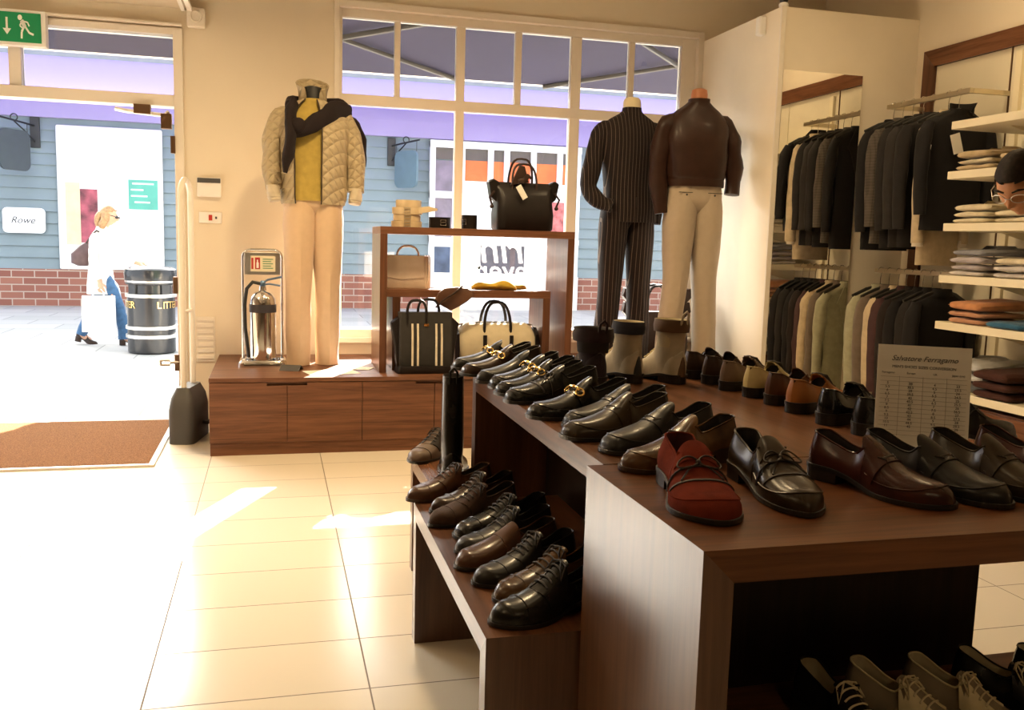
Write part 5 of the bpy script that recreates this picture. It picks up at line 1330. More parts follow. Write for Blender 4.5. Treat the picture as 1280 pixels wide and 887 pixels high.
b = MB(); b.tube([(-.06, -.085, .30), (-.03, -.10, .31), (.01, -.075, .34), (.03, -.06, .33)], .018, 8, flat=.3); b.prism([(-.10, .28), (.02, .30), (-.01, .40), (-.045, .405)], 'y', -.06, -.045); b.build('closing_strap', L_bagbrown, t, bevel=.004)
b = MB(); b.box(-.018, .018, -.004, .004, -.045, .045); b.xf(Matrix.Translation((-.045, -.115, .235)) @ Matrix.Rotation(rad(-32), 4, 'Y')); b.build('swing_tag', M['paper'], t, smooth=False)
# belts
L_belt = col_leather('natural_belt', (0.66, 0.52, 0.33), rough=0.5, burn=(0.55, 0.42, 0.25))
def belt_coil(label, x, y, z, R, h, mat, rz=0.0, tail=False, buckle=True, group=None, turns=2.2):
    t = thing('coiled_belt', label, 'belt', (x, y, z), rz, group)
    b = MB(); rings = []; n = int(turns * 28)
    for k in range(n + 1):
        a = 2 * PI * k / 28; r = R - .0032 * k / 28
        ext = 0.0
        rings.append([((r + .0012) * math.cos(a), (r + .0012) * math.sin(a) * .8, 0), ((r + .0012) * math.cos(a), (r + .0012) * math.sin(a) * .8, h), ((r - .0014) * math.cos(a), (r - .0014) * math.sin(a) * .8, h), ((r - .0014) * math.cos(a), (r - .0014) * math.sin(a) * .8, 0)])
    b.loft(rings)
    if tail: b.loft([[(R * .6, -R * .55, h * .1), (R * .6, -R * .55, h), (R * .6, -R * .5, h), (R * .6, -R * .5, h * .1)], [(R + .03, -R * .72, h * .35), (R + .03, -R * .72, h * 1.25), (R + .03, -R * .69, h * 1.25), (R + .03, -R * .69, h * .35)], [(R + .085, -R * .6, h * .65), (R + .085, -R * .6, h * .95), (R + .085, -R * .57, h * .95), (R + .085, -R * .57, h * .65)]])
    b.build('strap', mat, t, smooth=True, angle=40)
    if buckle:
        b = MB(); s = 0
        b.tube([(-.018, 0, -.016), (.018, 0, -.016), (.018, 0, .016), (-.018, 0, .016)], .0026, 6, closed=True); b.tube([(-.018, 0, 0), (.018, 0, .003)], .002, 6)
        b.xf(Matrix.Translation((-.1 * R, -R * .83 - .003, h / 2))); b.build('buckle', M['steel'] if mat is not L_bagblack else M['chrome'], t)
    return t
zz = UZ
for i, (lb_, h, R) in enumerate((('natural leather belt coil at the bottom of the pale belt pile', .036, .094), ('natural leather belt coil second from the bottom of the pale pile', .038, .084), ('natural belt coil with tail sticking out, third in the pale pile', .040, .092), ('natural leather belt coil topmost in the pale pile', .042, .078))):
    belt_coil(lb_, .790 + random.uniform(-.006, .006), 5.60, zz, R, h, L_belt, rad(random.uniform(-10, 10)), tail=(i == 2), group='coiled pale belts on the unit', buckle=i != 3); zz += h + .002
belt_coil('black belt coiled on its own beside the pale belt pile', .990, 5.60, UZ, .070, .066, L_bagblack, .3)
belt_coil('small black belt with bright buckle beside the weekender bag', 1.170, 5.58, UZ, .052, .085, L_bagblack, -.9)

# satchel on the inner shelf
t = thing('satchel', 'blush leather satchel with curved handle on the inner shelf of the unit', 'bag', (.800, 5.68, IZ), -0.05)
b = MB(); b.loft(rbox_rings([(0, 0, 0, .270, .12), (.010, 0, 0, .280, .13), (.11, 0, 0, .278, .125), (.19, 0, 0, .270, .10), (.200, 0, 0, .262, .085)], .02)); b.build('body', L_blush, t)
b = MB(); b.prism([(-.135, .205), (.10, .205), (.10, .07), (-.03, .055), (-.135, .07)], 'y', -.070, -.063); b.build('flap', L_blush, t, smooth=False, bevel=.003)
for x in (.115, .128, .139):
    b = MB(); b.tube([(x, -.062, .005), (x, -.066, .10), (x, -.055, .19), (x, 0, .205), (x, .05, .19)], .0045, 8); b.build('gusset_fold', L_blush, t)
b = MB(); arc_handle(b, -.06, .075, 0, .20, .062, .007, drop=.01, e=.8); b.build('handle', L_blush, t)
# brown pouch hanging over the shelf edge
t = thing('leather_pouch', 'brown leather pouch drooping over the front edge of the inner shelf', 'pouch', (1.060, 5.528, IZ - .050), 0.0)
b = MB(); b.loft(rbox_rings([(-.07, -.03, -.012, .12, .022), (-.02, -.015, -.012, .16, .030), (.03, .01, -.012, .165, .034), (.075, .05, -.004, .12, .034), (.10, .075, .01, .06, .024)], .012)); b.xf(Matrix.Rotation(rad(28), 4, 'Y')); b.build('body', L_bagbrown if False else col_leather('mid_brown_leather', (0.11, 0.05, 0.028), rough=.5), t)
b = MB(); b.tube([(-.10, -.02, -.055), (-.06, -.045, -.01), (.0, -.045, .03), (.06, -.03, .075)], .006, 6, flat=2.0); b.build('strap', L_bagbrown, t)
# yellow scarf
t = thing('folded_scarf', 'mustard yellow scarf lying folded on the inner shelf of the unit', 'scarf', (1.40, 5.66, IZ), 0.0)
F_yel = fabric('yellow_silk', (0.55, 0.36, 0.04), var=.2)
for k, (x0, x1, y, h, sd_) in enumerate(((-.19, .10, -.03, .030, 1.0), (-.05, .19, .02, .026, 5.0), (-.16, .05, .05, .020, 9.0))):
    b = MB(); rings = []
    for i in range(15):
        u = i / 14; x = x0 + (x1 - x0) * u; e = math.sin(PI * min(1, max(0.02, u))) ** .45
        rings.append([(x, y + (.055 * e) * math.cos(a) + .03 * math.sin(3 * u + sd_), max(.0006, h * e * (1 + math.sin(a)) * (1 + .25 * math.sin(9 * u + sd_)))) for a in [2 * PI * q / 16 for q in range(16)]])
    b.loft(rings); b.build('fold', F_yel, t)
# striped tote
t = thing('tote_bag', 'dark grey canvas tote with cream stripes on the bench inside the unit', 'bag', (.885, 5.462, BZ + .0005), 0.02)
b = MB(); b.loft(rbox_rings([(.0, 0, 0, .315, .13), (.01, 0, 0, .320, .14), (.20, 0, 0, .322, .125), (.365, 0, 0, .325, .085)], .015)); b.build('body', F_greycanvas, t)
b = MB(); b.loft(rbox_rings([(.0, 0, -.003, .345, .165), (.012, 0, -.003, .352, .172), (.045, 0, -.003, .335, .155)], .03)); b.build('base', L_bagblack, t)
for x in (-.085, -.052, .060, .093):
    b = MB(); b.loft([[(x - .006, -.077, .048), (x + .006, -.077, .048), (x + .006, -.071, .048), (x - .006, -.071, .048)], [(x - .006, -.0705, .21), (x + .006, -.0705, .21), (x + .006, -.064, .21), (x - .006, -.064, .21)], [(x - .006, -.056, .30), (x + .006, -.056, .30), (x + .006, -.05, .30), (x - .006, -.05, .30)]]); b.build('stripe', F_ribbon, t, smooth=False)
b = MB(); b.box(-.015, .015, -.058, -.050, .285, .30); b.build('badge', M['gold'], t, smooth=False)
for x0, x1, y in ((-.115, .0, -.045), (-.075, .045, .045)):
    b = MB(); arc_handle(b, x0 if y < 0 else x0 + .04, x1 if y < 0 else x1 + .05, y, .365, .075, .0085, drop=.11); b.build('handle', L_bagblack, t)
for s in (-1, 1):
    b = MB(); b.prism([(s * .158, .02), (s * .160, .34), (s * .205, .30), (s * .185, .16), (s * .168, .02)], 'y', -.03, .05); b.build('side_gusset', L_bagblack, t, bevel=.005)
# cream duffel
t = thing('duffel_bag', 'cream canvas duffel with dark handles on the bench inside the unit', 'bag', (1.372, 5.66, BZ + .0005), -0.03)
b = MB(); rows = []
for z, w, d in ((0, .46, .17), (.012, .50, .20), (.10, .525, .22), (.20, .515, .20), (.262, .46, .13), (.285, .40, .05)): rows.append((z, 0, 0, w, d))
b.loft(rbox_rings(rows, .06)); b.build('body', F_canvas, t)
for s in (-1, 1):
    b = MB(); b.loft([[(s * (.246 - .0), y * 1.03, z) for y, z in ((-.10, .02), (-.11, .12), (-.09, .22), (0, .262), (.09, .22), (.11, .12), (.10, .02))], [(s * .272, y * .8, z * .96 + .004) for y, z in ((-.10, .02), (-.11, .12), (-.09, .22), (0, .262), (.09, .22), (.11, .12), (.10, .02))]]); b.build('end_panel', L_bagblack, t)
b = MB(); b.tube([(-.24, 0, .272), (-.1, 0, .288), (.1, 0, .288), (.24, 0, .272)], .006, 6); b.build('zip', M['steel'], t)
for y in (-.075, .075):
    b = MB(); arc_handle(b, -.085, .085, y, .255, .165, .0095, drop=.10, lean=-y * .3, e=.7); b.build('handle', L_bagblack, t)
b = MB()
for x in (-.085, .085): b.box(x - .012, x + .012, -.116, -.100, .12, .215)
b.build('handle_tab', L_bagblack, t, smooth=False, bevel=.003)
# dark bag behind the two right hand mannequins
t = thing('holdall_bag', 'brown leather holdall on the bench behind the pinstripe trousers', 'bag', (2.68, 6.12, BZ + .0005), 0.0)
b = MB(); b.loft(rbox_rings([(0, 0, 0, .42, .17), (.012, 0, 0, .45, .19), (.14, 0, 0, .46, .20), (.26, 0, 0, .43, .13), (.33, 0, 0, .42, .05)], .05)); b.build('body', L_bagbrown, t)
for y in (-.06, .06):
    b = MB(); arc_handle(b, -.11, .11, y, .30, .22, .010, drop=.12, e=.6); b.build('handle', L_bagblack, t)
for s in (-1, 1):
    b = MB(); b.prism([(s * .19, .36), (s * .27, .44), (s * .255, .50), (s * .10, .46)], 'y', -.03, .03); b.prism([(s * .19, .26), (s * .265, .33), (s * .25, .40), (s * .12, .38)], 'y', -.028, .028); b.build('gusset_wing', L_bagbrown, t, bevel=.006)
# leaflets on the bench
t = thing('leaflet', 'white sheet of paper on the bench in front of the sand trousers', 'paper', (.33, 5.48, BZ + .0006), .25)
MB().box(-.15, .15, -.10, .10, 0, .0015).build('sheet', M['paper'], t, smooth=False)
t = thing('leaflet', 'second white sheet on the bench near the leg of the display unit', 'paper', (.50, 5.63, BZ + .0026), -.4)
MB().box(-.085, .085, -.06, .06, 0, .0015).build('sheet', M['paper'], t, smooth=False)
t = thing('card_holder', 'small dark tented card on the bench below the quilted jacket mannequin', 'card', (.10, 5.60, BZ + .0006), -.3)
MB().prism([(-.05, 0), (.0, .030), (.05, 0), (.045, 0), (0, .026), (-.045, 0)], 'x', -.06, .06).build('card', M['greyplastic'], t, smooth=False)

# ---- fire extinguisher on its chrome stand
st = thing('extinguisher_stand', 'chrome tube stand with fire notice holding the steel extinguisher', 'stand', (-.068, 5.87, BZ + .0005))
b = MB(); pts = [(-.118, .045, .03), (-.118, .055, .60)]
for k in range(9):
    a = PI - (PI / 2) * k / 8; pts.append((-.068 + .05 * math.cos(a), .057, .66 + .05 * math.sin(a)))
for k in range(9):
    a = PI / 2 - (PI / 2) * k / 8; pts.append((.068 + .05 * math.cos(a), .057, .66 + .05 * math.sin(a)))
pts += [(.118, .055, .60), (.118, .045, .03)]
b.tube(pts, .0085, 10); b.build('tube_frame', M['chrome'], st)
b = MB(); b.loft([[(x, y, z) for x, y in rounded(w, d, .04)] for w, d, z in ((.29, .24, 0), (.29, .24, .022), (.27, .22, .034), (.255, .205, .034), (.25, .20, .012))]); b.build('base_tray', M['chrome'], st)
boxpart('sign_plate', -.108, .108, .040, .046, .555, .695, M['steel'], st, .004)
boxpart('notice', -.070, .078, .036, .040, .575, .672, plain('ivory_notice', (.80, .72, .52), .6, var=.02), st, 0)
redn = plain('notice_red', (.42, .025, .02), .6)
b = MB(); b.box(-.066, -.054, .034, .037, .59, .66); b.box(-.044, -.014, .034, .037, .59, .662); b.build('red_symbol', redn, st, smooth=False)
b = MB(); b.box(-.036, -.022, .0325, .0345, .597, .632); b.box(-.033, -.026, .0325, .0345, .632, .648); b.build('white_symbol', M['white'], st, smooth=False)
b = MB()
for k in range(5): b.box(.002, .064 - .012 * (k % 2), .034, .037, .650 - .014 * k, .655 - .014 * k)
b.build('notice_text', plain('notice_green', (.12, .33, .18), .6), st, smooth=False)
ex = thing('fire_extinguisher', 'polished steel fire extinguisher with black hose in its chrome stand', 'fire extinguisher', (-.066, 5.845, BZ + .0135))
MB().lathe([(.055, 0), (.078, .012), (.080, .03), (.080, .36), (.076, .40), (.055, .435), (.024, .45), (.020, .475)], 40).build('cylinder', M['chrome'], ex)
MB().lathe([(.0805, 0), (.0815, .004), (.0815, .046), (.0805, .05)], 40, (0, 0, .315), cap=False).build('label_band', M['ink'], ex)
b = MB(); b.lathe([(.018, .47), (.018, .50), (.010, .51)], 16); b.tube([(0, 0, .495), (.03, -.01, .515), (.115, -.02, .535)], .007, 8, flat=1.5); b.tube([(0, 0, .485), (.04, -.01, .490), (.105, -.02, .480)], .006, 8, flat=1.5); b.build('valve_lever', metal('blued_steel', (.16, .26, .42), .3), ex)
b = MB(); b.tube([(-.01, 0, .49), (-.06, -.01, .50), (-.095, -.02, .46), (-.108, -.03, .36), (-.105, -.04, .22), (-.09, -.05, .09), (-.085, -.05, .04)], .0115, 10); b.build('hose', M['blackplastic'], ex)

# ---- size chart card on the front table, leaning back on a strut
cd = thing('size_chart', 'cream shoe size conversion card standing behind the loafers', 'sign card', (1.395, 1.700, TZ + .0004), rad(-30))
Rt = Matrix.Rotation(rad(-10), 4, 'X')
CW, CH = .195, .245
b = MB(); b.box(-CW / 2, CW / 2, -.001, .002, 0, CH); b.xf(Rt); b.build('card', M['paper'], cd, smooth=False)
b = MB(); b.prism([(.002, .16), (.002, .0), (.075, .0)], 'x', -.012, .012); b.xf(Matrix.Translation((0, .0, 0)), 0)
b.v = [(x, y + .16 * 0.17 * (z / .16) + 0.003, z) for x, y, z in b.v]; b.build('strut', M['paper'], cd, smooth=False)
def ctext(name, s, size, x, z, sh=0.0, align='CENTER', sx=1.0):
    p = Rt @ Vector((x, -.0015, z))
    return text_part(name, s, size, M['ink'], cd, p, (PI / 2 - rad(10), 0, 0), shear=sh, extrude=.0002, align=align, sx=sx)
ctext('script_heading', 'Salvatore Ferragamo', .0165, 0, CH - .030, .42)
ctext('heading', "MEN'S SHOES SIZES CONVERSION", .0088, 0, CH - .049)
cols_x = (-.074, -.026, .024, .072)
for x, h in zip(cols_x, ('Ferragamo', 'Europe', 'UK', 'Japan (cm)')): ctext('column_heading', h, .0062, x, CH - .063)
sizes = [('5', '38', '4', '23'), ('5.5', '38.5', '4.5', '23.5'), ('6', '39', '5', '24'), ('6.5', '39.5', '5.5', '24.5'), ('7', '40', '6', '25'), ('7.5', '40.5', '6.5', '25.5'), ('8', '41', '7', '26'), ('8.5', '42', '7.5', '26.5'), ('9', '42.5', '8', '27'), ('9.5', '43', '8.5', '27.5'), ('10', '44', '9', '28'), ('10.5', '44.5', '9.5', '28.5'), ('11', '45', '10', '29')]
for ci, x in enumerate(cols_x):
    o = ctext('size_column', '\n'.join(r[ci] for r in sizes), .0080, x, CH - .073 - .0050 * 0)
    o.location = Rt @ Vector((x, -.0015, CH - .073 - .062))
b = MB()
for k in range(14): b.box(-.090, .090, -.0016, -.0009, CH - .0725 - k * .0100, CH - .0719 - k * .0100)
for x in (-.05, -.001, .048): b.box(x, x + .0006, -.0016, -.0009, CH - .205, CH - .070)
b.xf(Rt); b.build('table_lines', plain('grey_line', (.35, .31, .26), .7), cd, smooth=False)
# ================================================================ PEOPLE
SKIN = plain('skin', (0.56, 0.31, 0.20), 0.5, var=.06, scale=20); SKIN2 = plain('tanned_skin', (0.52, 0.24, 0.115), 0.48, var=.06, scale=20)
def sstep(a, b_, x):
    t = min(1, max(0, (x - a) / (b_ - a))); return t * t * (3 - 2 * t)
def head_point(d, grow=0.0):
    """surface of a head about 23 cm high; d is a unit vector, +y is the face, +z the crown"""
    x, y, z = d
    rx, ry, rz = .076, .097, .118
    p = Vector((x * rx, y * ry, z * rz))
    lo = sstep(-.05, -.95, z)
    p.x *= 1 - .34 * lo
    if y < 0: p.y *= 1 - .30 * sstep(-.1, -.9, z)
    else: p.y *= 1 - .05 * lo
    if y > 0:
        g = lambda cx, cz, sx, sz: math.exp(-((x - cx) / sx) ** 2 - ((z - cz) / sz) ** 2)
        p.y += .010 * sstep(.6, 1, y)
        ridge = math.exp(-(x / .13) ** 2) * sstep(.22, -.16, z) * sstep(-.36, -.20, z)
        p.y += .026 * ridge * sstep(.5, .9, y)
        p.y += .010 * g(0, -.20, .20, .07)
        p.y += .005 * g(0, .20, .5, .09)
        p.y -= .010 * (g(.36, .05, .20, .10) + g(-.36, .05, .20, .10))
        p.y += .006 * (g(0, -.44, .24, .045) + g(0, -.53, .22, .045)); p.y -= .004 * g(0, -.485, .26, .02)
        p.y += .010 * g(0, -.78, .26, .14)
        p.y -= .004 * g(0, -.62, .3, .06)
    if grow:
        p += Vector((x, y, z)).normalized() * grow
    return p
def head_mesh(b, Mx, n=48, k=40, grow=0.0, keep=None, ears=True):
    rings = []
    for i in range(1, k):
        th = PI * i / k
        rings.append([Mx @ head_point((math.sin(th) * math.cos(2 * PI * j / n), math.sin(th) * math.sin(2 * PI * j / n), -math.cos(th)), grow) for j in range(n)])
    b.loft(rings)
    if ears:
        for s in (-1, 1):
            q = len(b.v); b.ball((0, 0, 0), .010, .019, .032, 12, 8); b.xf(Mx @ Matrix.Translation((s * .074, -.012, -.004)) @ Matrix.Rotation(s * .35, 4, 'Z'), q)
def hair_cap(Mx, name, mat, parent, line, grow, bottom=-.35):
    """shell over the scalp wherever line(d) says so"""
    b = MB(); n, k = 64, 48; idx = {}
    def vid(i, j):
        th = PI * i / k; ph = 2 * PI * (j % n) / n
        d = Vector((math.sin(th) * math.cos(ph), math.sin(th) * math.sin(ph), math.cos(th)))
        return d
    for i in range(0, k):
        for j in range(n):
            ds = [vid(i, j), vid(i, j + 1), vid(i + 1, j + 1), vid(i + 1, j)]
            c = sum(ds, Vector()) / 4
            if line(c.normalized()):
                s = len(b.v)
                for d in ds:
                    e = noise.noise(d * 14) * .0012
                    b.v.append(tuple(Mx @ head_point(d, grow + e)))
                b.f.append((s, s + 1, s + 2, s + 3)); b.m.append(0)
    o = b.build(name, mat, parent)
    bm = bmesh.new(); bm.from_mesh(o.data); bmesh.ops.remove_doubles(bm, verts=bm.verts, dist=1e-5); bmesh.ops.recalc_face_normals(bm, faces=bm.faces[:]); bm.to_mesh(o.data); bm.free(); o.data.shade_smooth()
    md = o.modifiers.new('thick', 'SOLIDIFY'); md.thickness = grow * 1.4; md.offset = -1
    return o
def fuse(o, vox, it=4):
    md = o.modifiers.new('fuse', 'REMESH'); md.mode = 'VOXEL'; md.voxel_size = vox; md.use_smooth_shade = True
    sm = o.modifiers.new('smooth', 'SMOOTH'); sm.factor = .5; sm.iterations = it
def limb(b, pts, radii, n=14):
    sleeve(b, pts, radii, n, wob=0.0, flat=1.0)
def hand(b, wrist, dirv, palm_n, size=1.0, curl=.5, thumb=1):
    """palm and five bent fingers; dirv = forearm direction, palm_n = palm normal"""
    d = Vector(dirv).normalized(); nrm = Vector(palm_n).normalized(); sd_ = d.cross(nrm).normalized() * thumb; w = Vector(wrist)
    s = size
    b.tube([w - d * .01 * s, w + d * .03 * s, w + d * .07 * s, w + d * .092 * s], [(.018 * s, .026 * s), (.016 * s, .036 * s), (.014 * s, .041 * s), (.010 * s, .038 * s)], 12) if False else limb(b, [w - d * .01 * s, w + d * .04 * s, w + d * .085 * s], [.024 * s, .030 * s, .026 * s], 12)
    for k, ln_ in enumerate((.066, .076, .070, .054)):
        o = sd_ * (.030 - .020 * k) * s; p0 = w + d * .075 * s + o; p1 = p0 + d * ln_ * .5 * s + nrm * ln_ * curl * .25 * s; p2 = p1 + (d * (1 - curl) + nrm * curl).normalized() * ln_ * .35 * s; p3 = p2 + (d * (1 - 1.6 * curl) + nrm * curl * 1.4).normalized() * ln_ * .3 * s
        b.tube([p0, p1, p2, p3], [.0095 * s, .0088 * s, .0080 * s, .0065 * s], 8)
    p0 = w + d * .025 * s + sd_ * .022 * s
    b.tube([p0, p0 + (sd_ * .8 + d * .6).normalized() * .035 * s + nrm * .008 * s, p0 + (sd_ * .5 + d * .9).normalized() * .066 * s + nrm * .018 * s], [.012 * s, .0105 * s, .0075 * s], 8)

# ---- woman walking along the street
WB = Vector((-1.82, 10.80, 0))
def wv(x, y, z): return (WB.x + x, WB.y + y, z)
b = MB()
Hm = Matrix.Translation(wv(.085, 0, 1.405)) @ Matrix.Rotation(rad(-90), 4, 'Z') @ Matrix.Rotation(rad(-14), 4, 'X') @ Matrix.Scale(.90, 4)
head_mesh(b, Hm)
limb(b, [wv(.0, 0, 1.20), wv(.03, 0, 1.27), wv(.06, 0, 1.34)], [.062, .046, .046])
b.loft([sring(z, WB.x + x, WB.y, rx, ry, 28) for z, x, rx, ry in ((.70, -.01, .085, .13), (.80, -.01, .10, .155), (.92, -.01, .085, .125), (1.05, -.005, .095, .135), (1.16, .0, .090, .16), (1.22, .0, .06, .10), (1.25, .01, .04, .05))])
limb(b, [wv(.0, -.07, .76), wv(.10, -.075, .58), wv(.165, -.075, .43), wv(.215, -.075, .25), wv(.235, -.075, .09)], [.088, .078, .056, .050, .036])
limb(b, [wv(-.01, .07, .76), wv(-.04, .075, .58), wv(-.085, .075, .43), wv(-.17, .075, .27), wv(-.235, .075, .125)], [.088, .078, .056, .050, .036])
limb(b, [wv(.235, -.075, .085), wv(.28, -.075, .055), wv(.345, -.075, .035)], [.036, .034, .022]); limb(b, [wv(-.235, .075, .12), wv(-.20, .075, .07), wv(-.14, .075, .035)], [.036, .034, .022])
limb(b, [wv(-.0, -.15, 1.185), wv(-.03, -.20, 1.06), wv(-.045, -.215, .94), wv(-.01, -.22, .80), wv(.02, -.22, .70)], [.046, .042, .036, .032, .024])
limb(b, [wv(.0, .15, 1.185), wv(.06, .19, 1.07), wv(.12, .20, .985), wv(.24, .19, .93), wv(.345, .18, .895)], [.046, .042, .036, .032, .024])
hand(b, wv(.02, -.22, .695), (.1, 0, -1), (.0, .9, 0), .92, .75, 1); hand(b, wv(.35, .18, .893), (1, -.02, -.15), (0, 0, -1), .92, .25, -1)
wom = b.build('person', SKIN)
tagobj(wom, 'woman in white coat and jeans walking past outside the doorway', 'person'); fuse(wom, .007, 2)
hairw = plain('light_brown_hair', (0.33, 0.19, 0.085), 0.5, var=.3, scale=40)
hair_cap(Hm, 'hair', hairw, wom, lambda d: (d.y < .42 and d.z > -.6 and not (d.y > .10 and d.z < .42)) or d.z > .66, .012)
b = MB()
for s in (-1, 1):
    sleeve(b, [Hm @ Vector((s * .06, -.01, .03)), Hm @ Vector((s * .075, -.02, -.05)), Hm @ Vector((s * .068, -.03, -.13)), Hm @ Vector((s * .05, -.03, -.175))], [.022, .030, .030, .012], seed=s, flat=1.4)
sleeve(b, [Hm @ Vector((0, -.085, .02)), Hm @ Vector((0, -.098, -.06)), Hm @ Vector((0, -.085, -.16))], [.05, .058, .03], seed=4, flat=.8); b.build('hair_length', hairw, wom)
b = MB()
for s in (-1, 1): b.ball(Hm @ Vector((s * .032, .103, .010)), .024, .022, .018)
b.tube([Hm @ Vector((-.074, .0, .012)), Hm @ Vector((-.062, .09, .014)), Hm @ Vector((0, .118, .014)), Hm @ Vector((.062, .09, .014)), Hm @ Vector((.074, .0, .012))], .004, 6); b.build('sunglasses', M['blackplastic'], wom)
coatm = fabric('white_coat', (0.74, 0.68, 0.62), var=.05)
b = MB(); b.loft([sring(z, WB.x + x, WB.y, rx, ry, 36, wob=.05, seed=3) for z, x, rx, ry in ((.560, -.01, .140, .185), (.66, -.01, .135, .185), (.78, -.01, .122, .175), (.92, -.008, .108, .150), (1.05, -.003, .117, .158), (1.16, .002, .110, .182), (1.215, .004, .082, .130), (1.25, .012, .062, .075), (1.29, .02, .058, .062))], 0, cap0=True, cap1=False); ct = b.build('coat', coatm, wom)
b = MB(); sleeve(b, [wv(-.0, -.14, 1.185), wv(-.03, -.20, 1.06), wv(-.045, -.215, .94), wv(-.01, -.22, .80), wv(.012, -.22, .725)], [.056, .062, .056, .050, .044], seed=1); b.build('sleeve', coatm, ct)
b = MB(); sleeve(b, [wv(.0, .14, 1.185), wv(.06, .19, 1.07), wv(.12, .20, .985), wv(.24, .19, .93), wv(.32, .18, .90)], [.056, .062, .056, .050, .044], seed=2); b.build('sleeve', coatm, ct)
jean = fabric('blue_denim', (0.050, 0.120, 0.235), weave=400, var=.2)
b = MB(); sleeve(b, [wv(.0, -.07, .76), wv(.10, -.075, .58), wv(.165, -.075, .43), wv(.215, -.075, .25), wv(.232, -.075, .07)], [.102, .090, .070, .066, .066], seed=3, n=20)
sleeve(b, [wv(-.01, .07, .76), wv(-.04, .075, .58), wv(-.085, .075, .43), wv(-.17, .075, .27), wv(-.24, .075, .10)], [.102, .090, .070, .066, .066], seed=5, n=20)
b.loft([sring(z, WB.x - .005, WB.y, rx, ry, 28) for z, rx, ry in ((.66, .09, .15), (.74, .11, .165), (.86, .10, .150))]); b.build('jeans', jean, wom)
for (x, y, z0, tl) in ((.235, -.075, 0.0, 0), (-.245, .075, 0.03, 12)):
    b = MB(); ls = Last(L=.235, W=.72, throat=-1, topmul=.95, tip='almond', heel_h=.045); b.loft([[ls.P(tt, PI * j / 14) for j in range(15)] for tt in [0, .02, .06, .12, .2, .3, .4, .5, .6, .7, .8, .88, .94, .98, 1.0]], 0, close_u=False); sole_mesh(ls, b, thick=.006)
    b.xf(Matrix.Translation((WB.x + x - .06, WB.y + y, z0)) @ Matrix.Rotation(rad(tl), 4, 'Y') @ Matrix.Rotation(-PI / 2, 4, 'Z')); b.build('boot', L_dkbrown, wom)
sb = thing('shoulder_bag', 'brown slouchy bag on the shoulder of the walking woman', 'bag', wv(-.17, -.03, .86))
b = MB(); b.loft(rbox_rings([(0, -.01, 0, .10, .10), (.03, -.03, 0, .18, .15), (.13, -.02, 0, .20, .15), (.22, .03, 0, .13, .09), (.25, .05, 0, .08, .05)], .05)); b.build('body', col_leather('mauve_brown_leather', (.10, .06, .06), rough=.5), sb)
b = MB(); b.tube([(.03, -.02, .24), (.10, -.05, .34), (.155, -.10, .385), (.20, -.04, .34)], .010, 8); b.build('strap', L_bagbrown, sb)
sh = thing('shopping_bag', 'plain white carrier bag in the hand of the walking woman', 'bag', wv(.0, -.225, .165), rad(4))
wbag = plain('white_bag_paper', (.88, .86, .84), .6, var=.02)
b = MB(); b.loft([[(x * w, y * d, z) for x, y in ((-1, -1), (1, -1), (1, 1), (-1, 1))] for w, d, z in ((.165, .045, 0), (.165, .048, .2), (.160, .035, .385))]); b.build('body', wbag, sh, smooth=False)
for y in (-.03, .03):
    b = MB(); b.tube([(-.055, y, .35), (-.05, y, .43), (.012, y * .3, .475), (.05, y, .43), (.055, y, .35)], .005, 6); b.build('handle', wbag, sh)

# ---- man with glasses leaning in from the shelves
b = MB()
hc = Vector((2.712, 2.88, 1.520))
fdir = Vector((-.76, -.36, -.62)).normalized()
zax = Vector((-.30, -.12, .95)); zax = (zax - fdir * zax.dot(fdir)).normalized(); xax = fdir.cross(zax).normalized()
Hd = Matrix.Translation(hc) @ Matrix((xax, fdir, zax)).transposed().to_4x4() @ Matrix.Scale(1.04, 4)
head_mesh(b, Hd, 64, 52)
nb = Vector((3.055, 2.90, 1.38)); pel = Vector((3.24, 2.95, .92))
limb(b, [nb + Vector((.03, .01, -.04)), nb + Vector((-.12, -.015, .055)), hc + Vector((.09, .02, -.030))], [.075, .062, .058])
up_ = (nb - pel).normalized(); side_ = Vector((0, 1, 0)); fw_ = up_.cross(side_).normalized()
def mring(u, rx, ry):
    c = pel + (nb - pel) * u
    return [tuple(c + side_ * (ry * math.copysign(abs(math.cos(a)) ** .85, math.cos(a))) + fw_ * (rx * math.copysign(abs(math.sin(a)) ** .85, math.sin(a)))) for a in [2 * PI * k / 32 for k in range(32)]]
torso = ((-.12, .10, .15), (0, .115, .175), (.25, .110, .165), (.5, .118, .180), (.75, .122, .205), (.92, .095, .19), (1.0, .07, .10), (1.05, .05, .06))
b.loft([mring(*r) for r in torso])
for s in (-1, 1):
    limb(b, [tuple(pel + Vector((.0, s * .09, -.04))), tuple(pel + Vector((-.01, s * .095, -.25))), (3.19, 2.98 + s * .10, .50), (3.22, 2.98 + s * .10, .28), (3.24, 2.98 + s * .10, .09)], [.105, .092, .064, .058, .042])
    limb(b, [(3.25, 2.98 + s * .10, .075), (3.16, 2.98 + s * .10, .045), (3.04, 2.98 + s * .11, .035)], [.042, .042, .030])
    S0 = nb + side_ * s * .17 - up_ * .05; E0 = Vector((3.22, 2.95 + s * .25, 1.08)); Wr = Vector((3.20, 2.95 + s * .24, .86))
    limb(b, [tuple(S0), tuple((S0 + E0) / 2), tuple(E0), tuple((E0 + Wr) / 2), tuple(Wr)], [.056, .050, .042, .038, .028])
    hand(b, tuple(Wr), (0, -s * .2, -1), (1, 0, 0), 1.0, .45, s)
man = b.build('person', SKIN2); tagobj(man, 'dark haired man with glasses looking down beside the cream shelves', 'person'); fuse(man, .0055, 2)
hairm = plain('black_hair', (0.016, 0.010, 0.007), 0.6, var=.5, scale=60, spec=0.15)
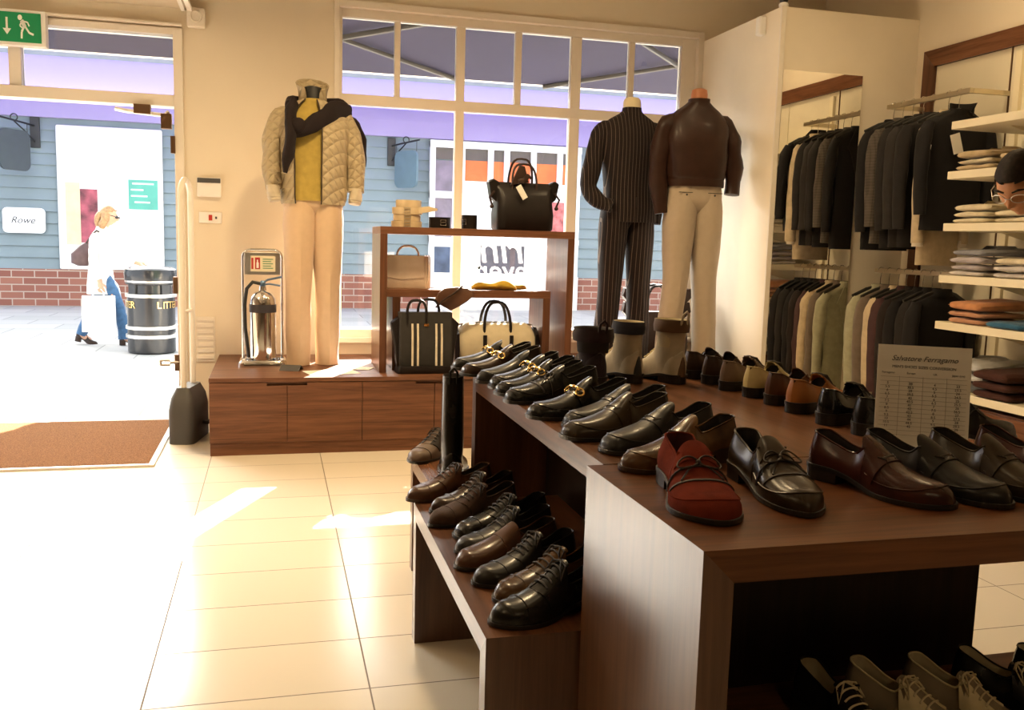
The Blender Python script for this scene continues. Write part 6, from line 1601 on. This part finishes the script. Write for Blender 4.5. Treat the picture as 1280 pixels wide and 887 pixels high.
hair_cap(Hd, 'hair', hairm, man, lambda d: (d.z > .50 - .10 * abs(d.x)) or (d.y < .18 and d.z > .0) or (d.y < -.05 and d.z > -.50), .0085)
b = MB()
for s in (-1, 1):
    pts = []
    for k in range(16):
        a = 2 * PI * k / 16; pts.append(Hd @ Vector((s * .034 + .025 * math.cos(a), .121 - abs(.034 + .025 * math.cos(a) * s) * .22, .006 + .017 * math.sin(a))))
    b.tube(pts, .0016, 6, closed=True)
    b.tube([Hd @ Vector((s * .058, .108, .010)), Hd @ Vector((s * .080, .06, .012)), Hd @ Vector((s * .080, -.01, .010))], .0016, 6)
b.tube([Hd @ Vector((-.010, .122, .010)), Hd @ Vector((0, .127, .013)), Hd @ Vector((.010, .122, .010))], .0016, 6); b.build('glasses', M['steel'], man)
b = MB()
for s in (-1, 1): b.tube([Hd @ Vector((s * .014, .112, .030)), Hd @ Vector((s * .034, .108, .037)), Hd @ Vector((s * .056, .092, .031))], [.003, .0045, .002], 8)
b.build('eyebrows', hairm, man)
shirtm = fabric('dark_shirt', (0.03, 0.03, 0.035))
b = MB(); b.loft([mring(u, rx + .014, ry + .014) for u, rx, ry in torso[:-1]], 0, cap0=True, cap1=False); sh_ = b.build('shirt', shirtm, man)
for s in (-1, 1):
    S0 = nb + side_ * s * .17 - up_ * .05; E0 = Vector((3.22, 2.95 + s * .25, 1.08)); Wr = Vector((3.20, 2.95 + s * .24, .86))
    b = MB(); sleeve(b, [tuple(S0), tuple((S0 + E0) / 2), tuple(E0), tuple((E0 + Wr) / 2), tuple(Wr + Vector((0, 0, .03)))], [.072, .066, .058, .052, .042], seed=s); b.build('sleeve', shirtm, sh_)
b = MB()
for s in (-1, 1):
    sleeve(b, [tuple(pel + Vector((.0, s * .09, -.02))), tuple(pel + Vector((-.01, s * .095, -.25))), (3.19, 2.98 + s * .10, .50), (3.22, 2.98 + s * .10, .28), (3.24, 2.98 + s * .10, .05)], [.122, .106, .082, .074, .070], seed=s * 3)
b.loft([mring(-.14, .12, .17), mring(-.05, .125, .185), mring(.06, .125, .185)]); b.build('trousers', F_char, man)
for s in (-1, 1):
    b = MB(); ls = Last(throat=-1, topmul=1.1); b.loft([[ls.P(tt, PI * j / 14) for j in range(15)] for tt in [0, .02, .06, .12, .2, .3, .4, .5, .6, .7, .8, .88, .94, .98, 1.0]], 0, close_u=False); sole_mesh(ls, b)
    b.xf(Matrix.Translation((3.31, 2.98 + s * .10, 0.0005)) @ Matrix.Rotation(PI / 2, 4, 'Z')); b.build('shoe', L_black, man)
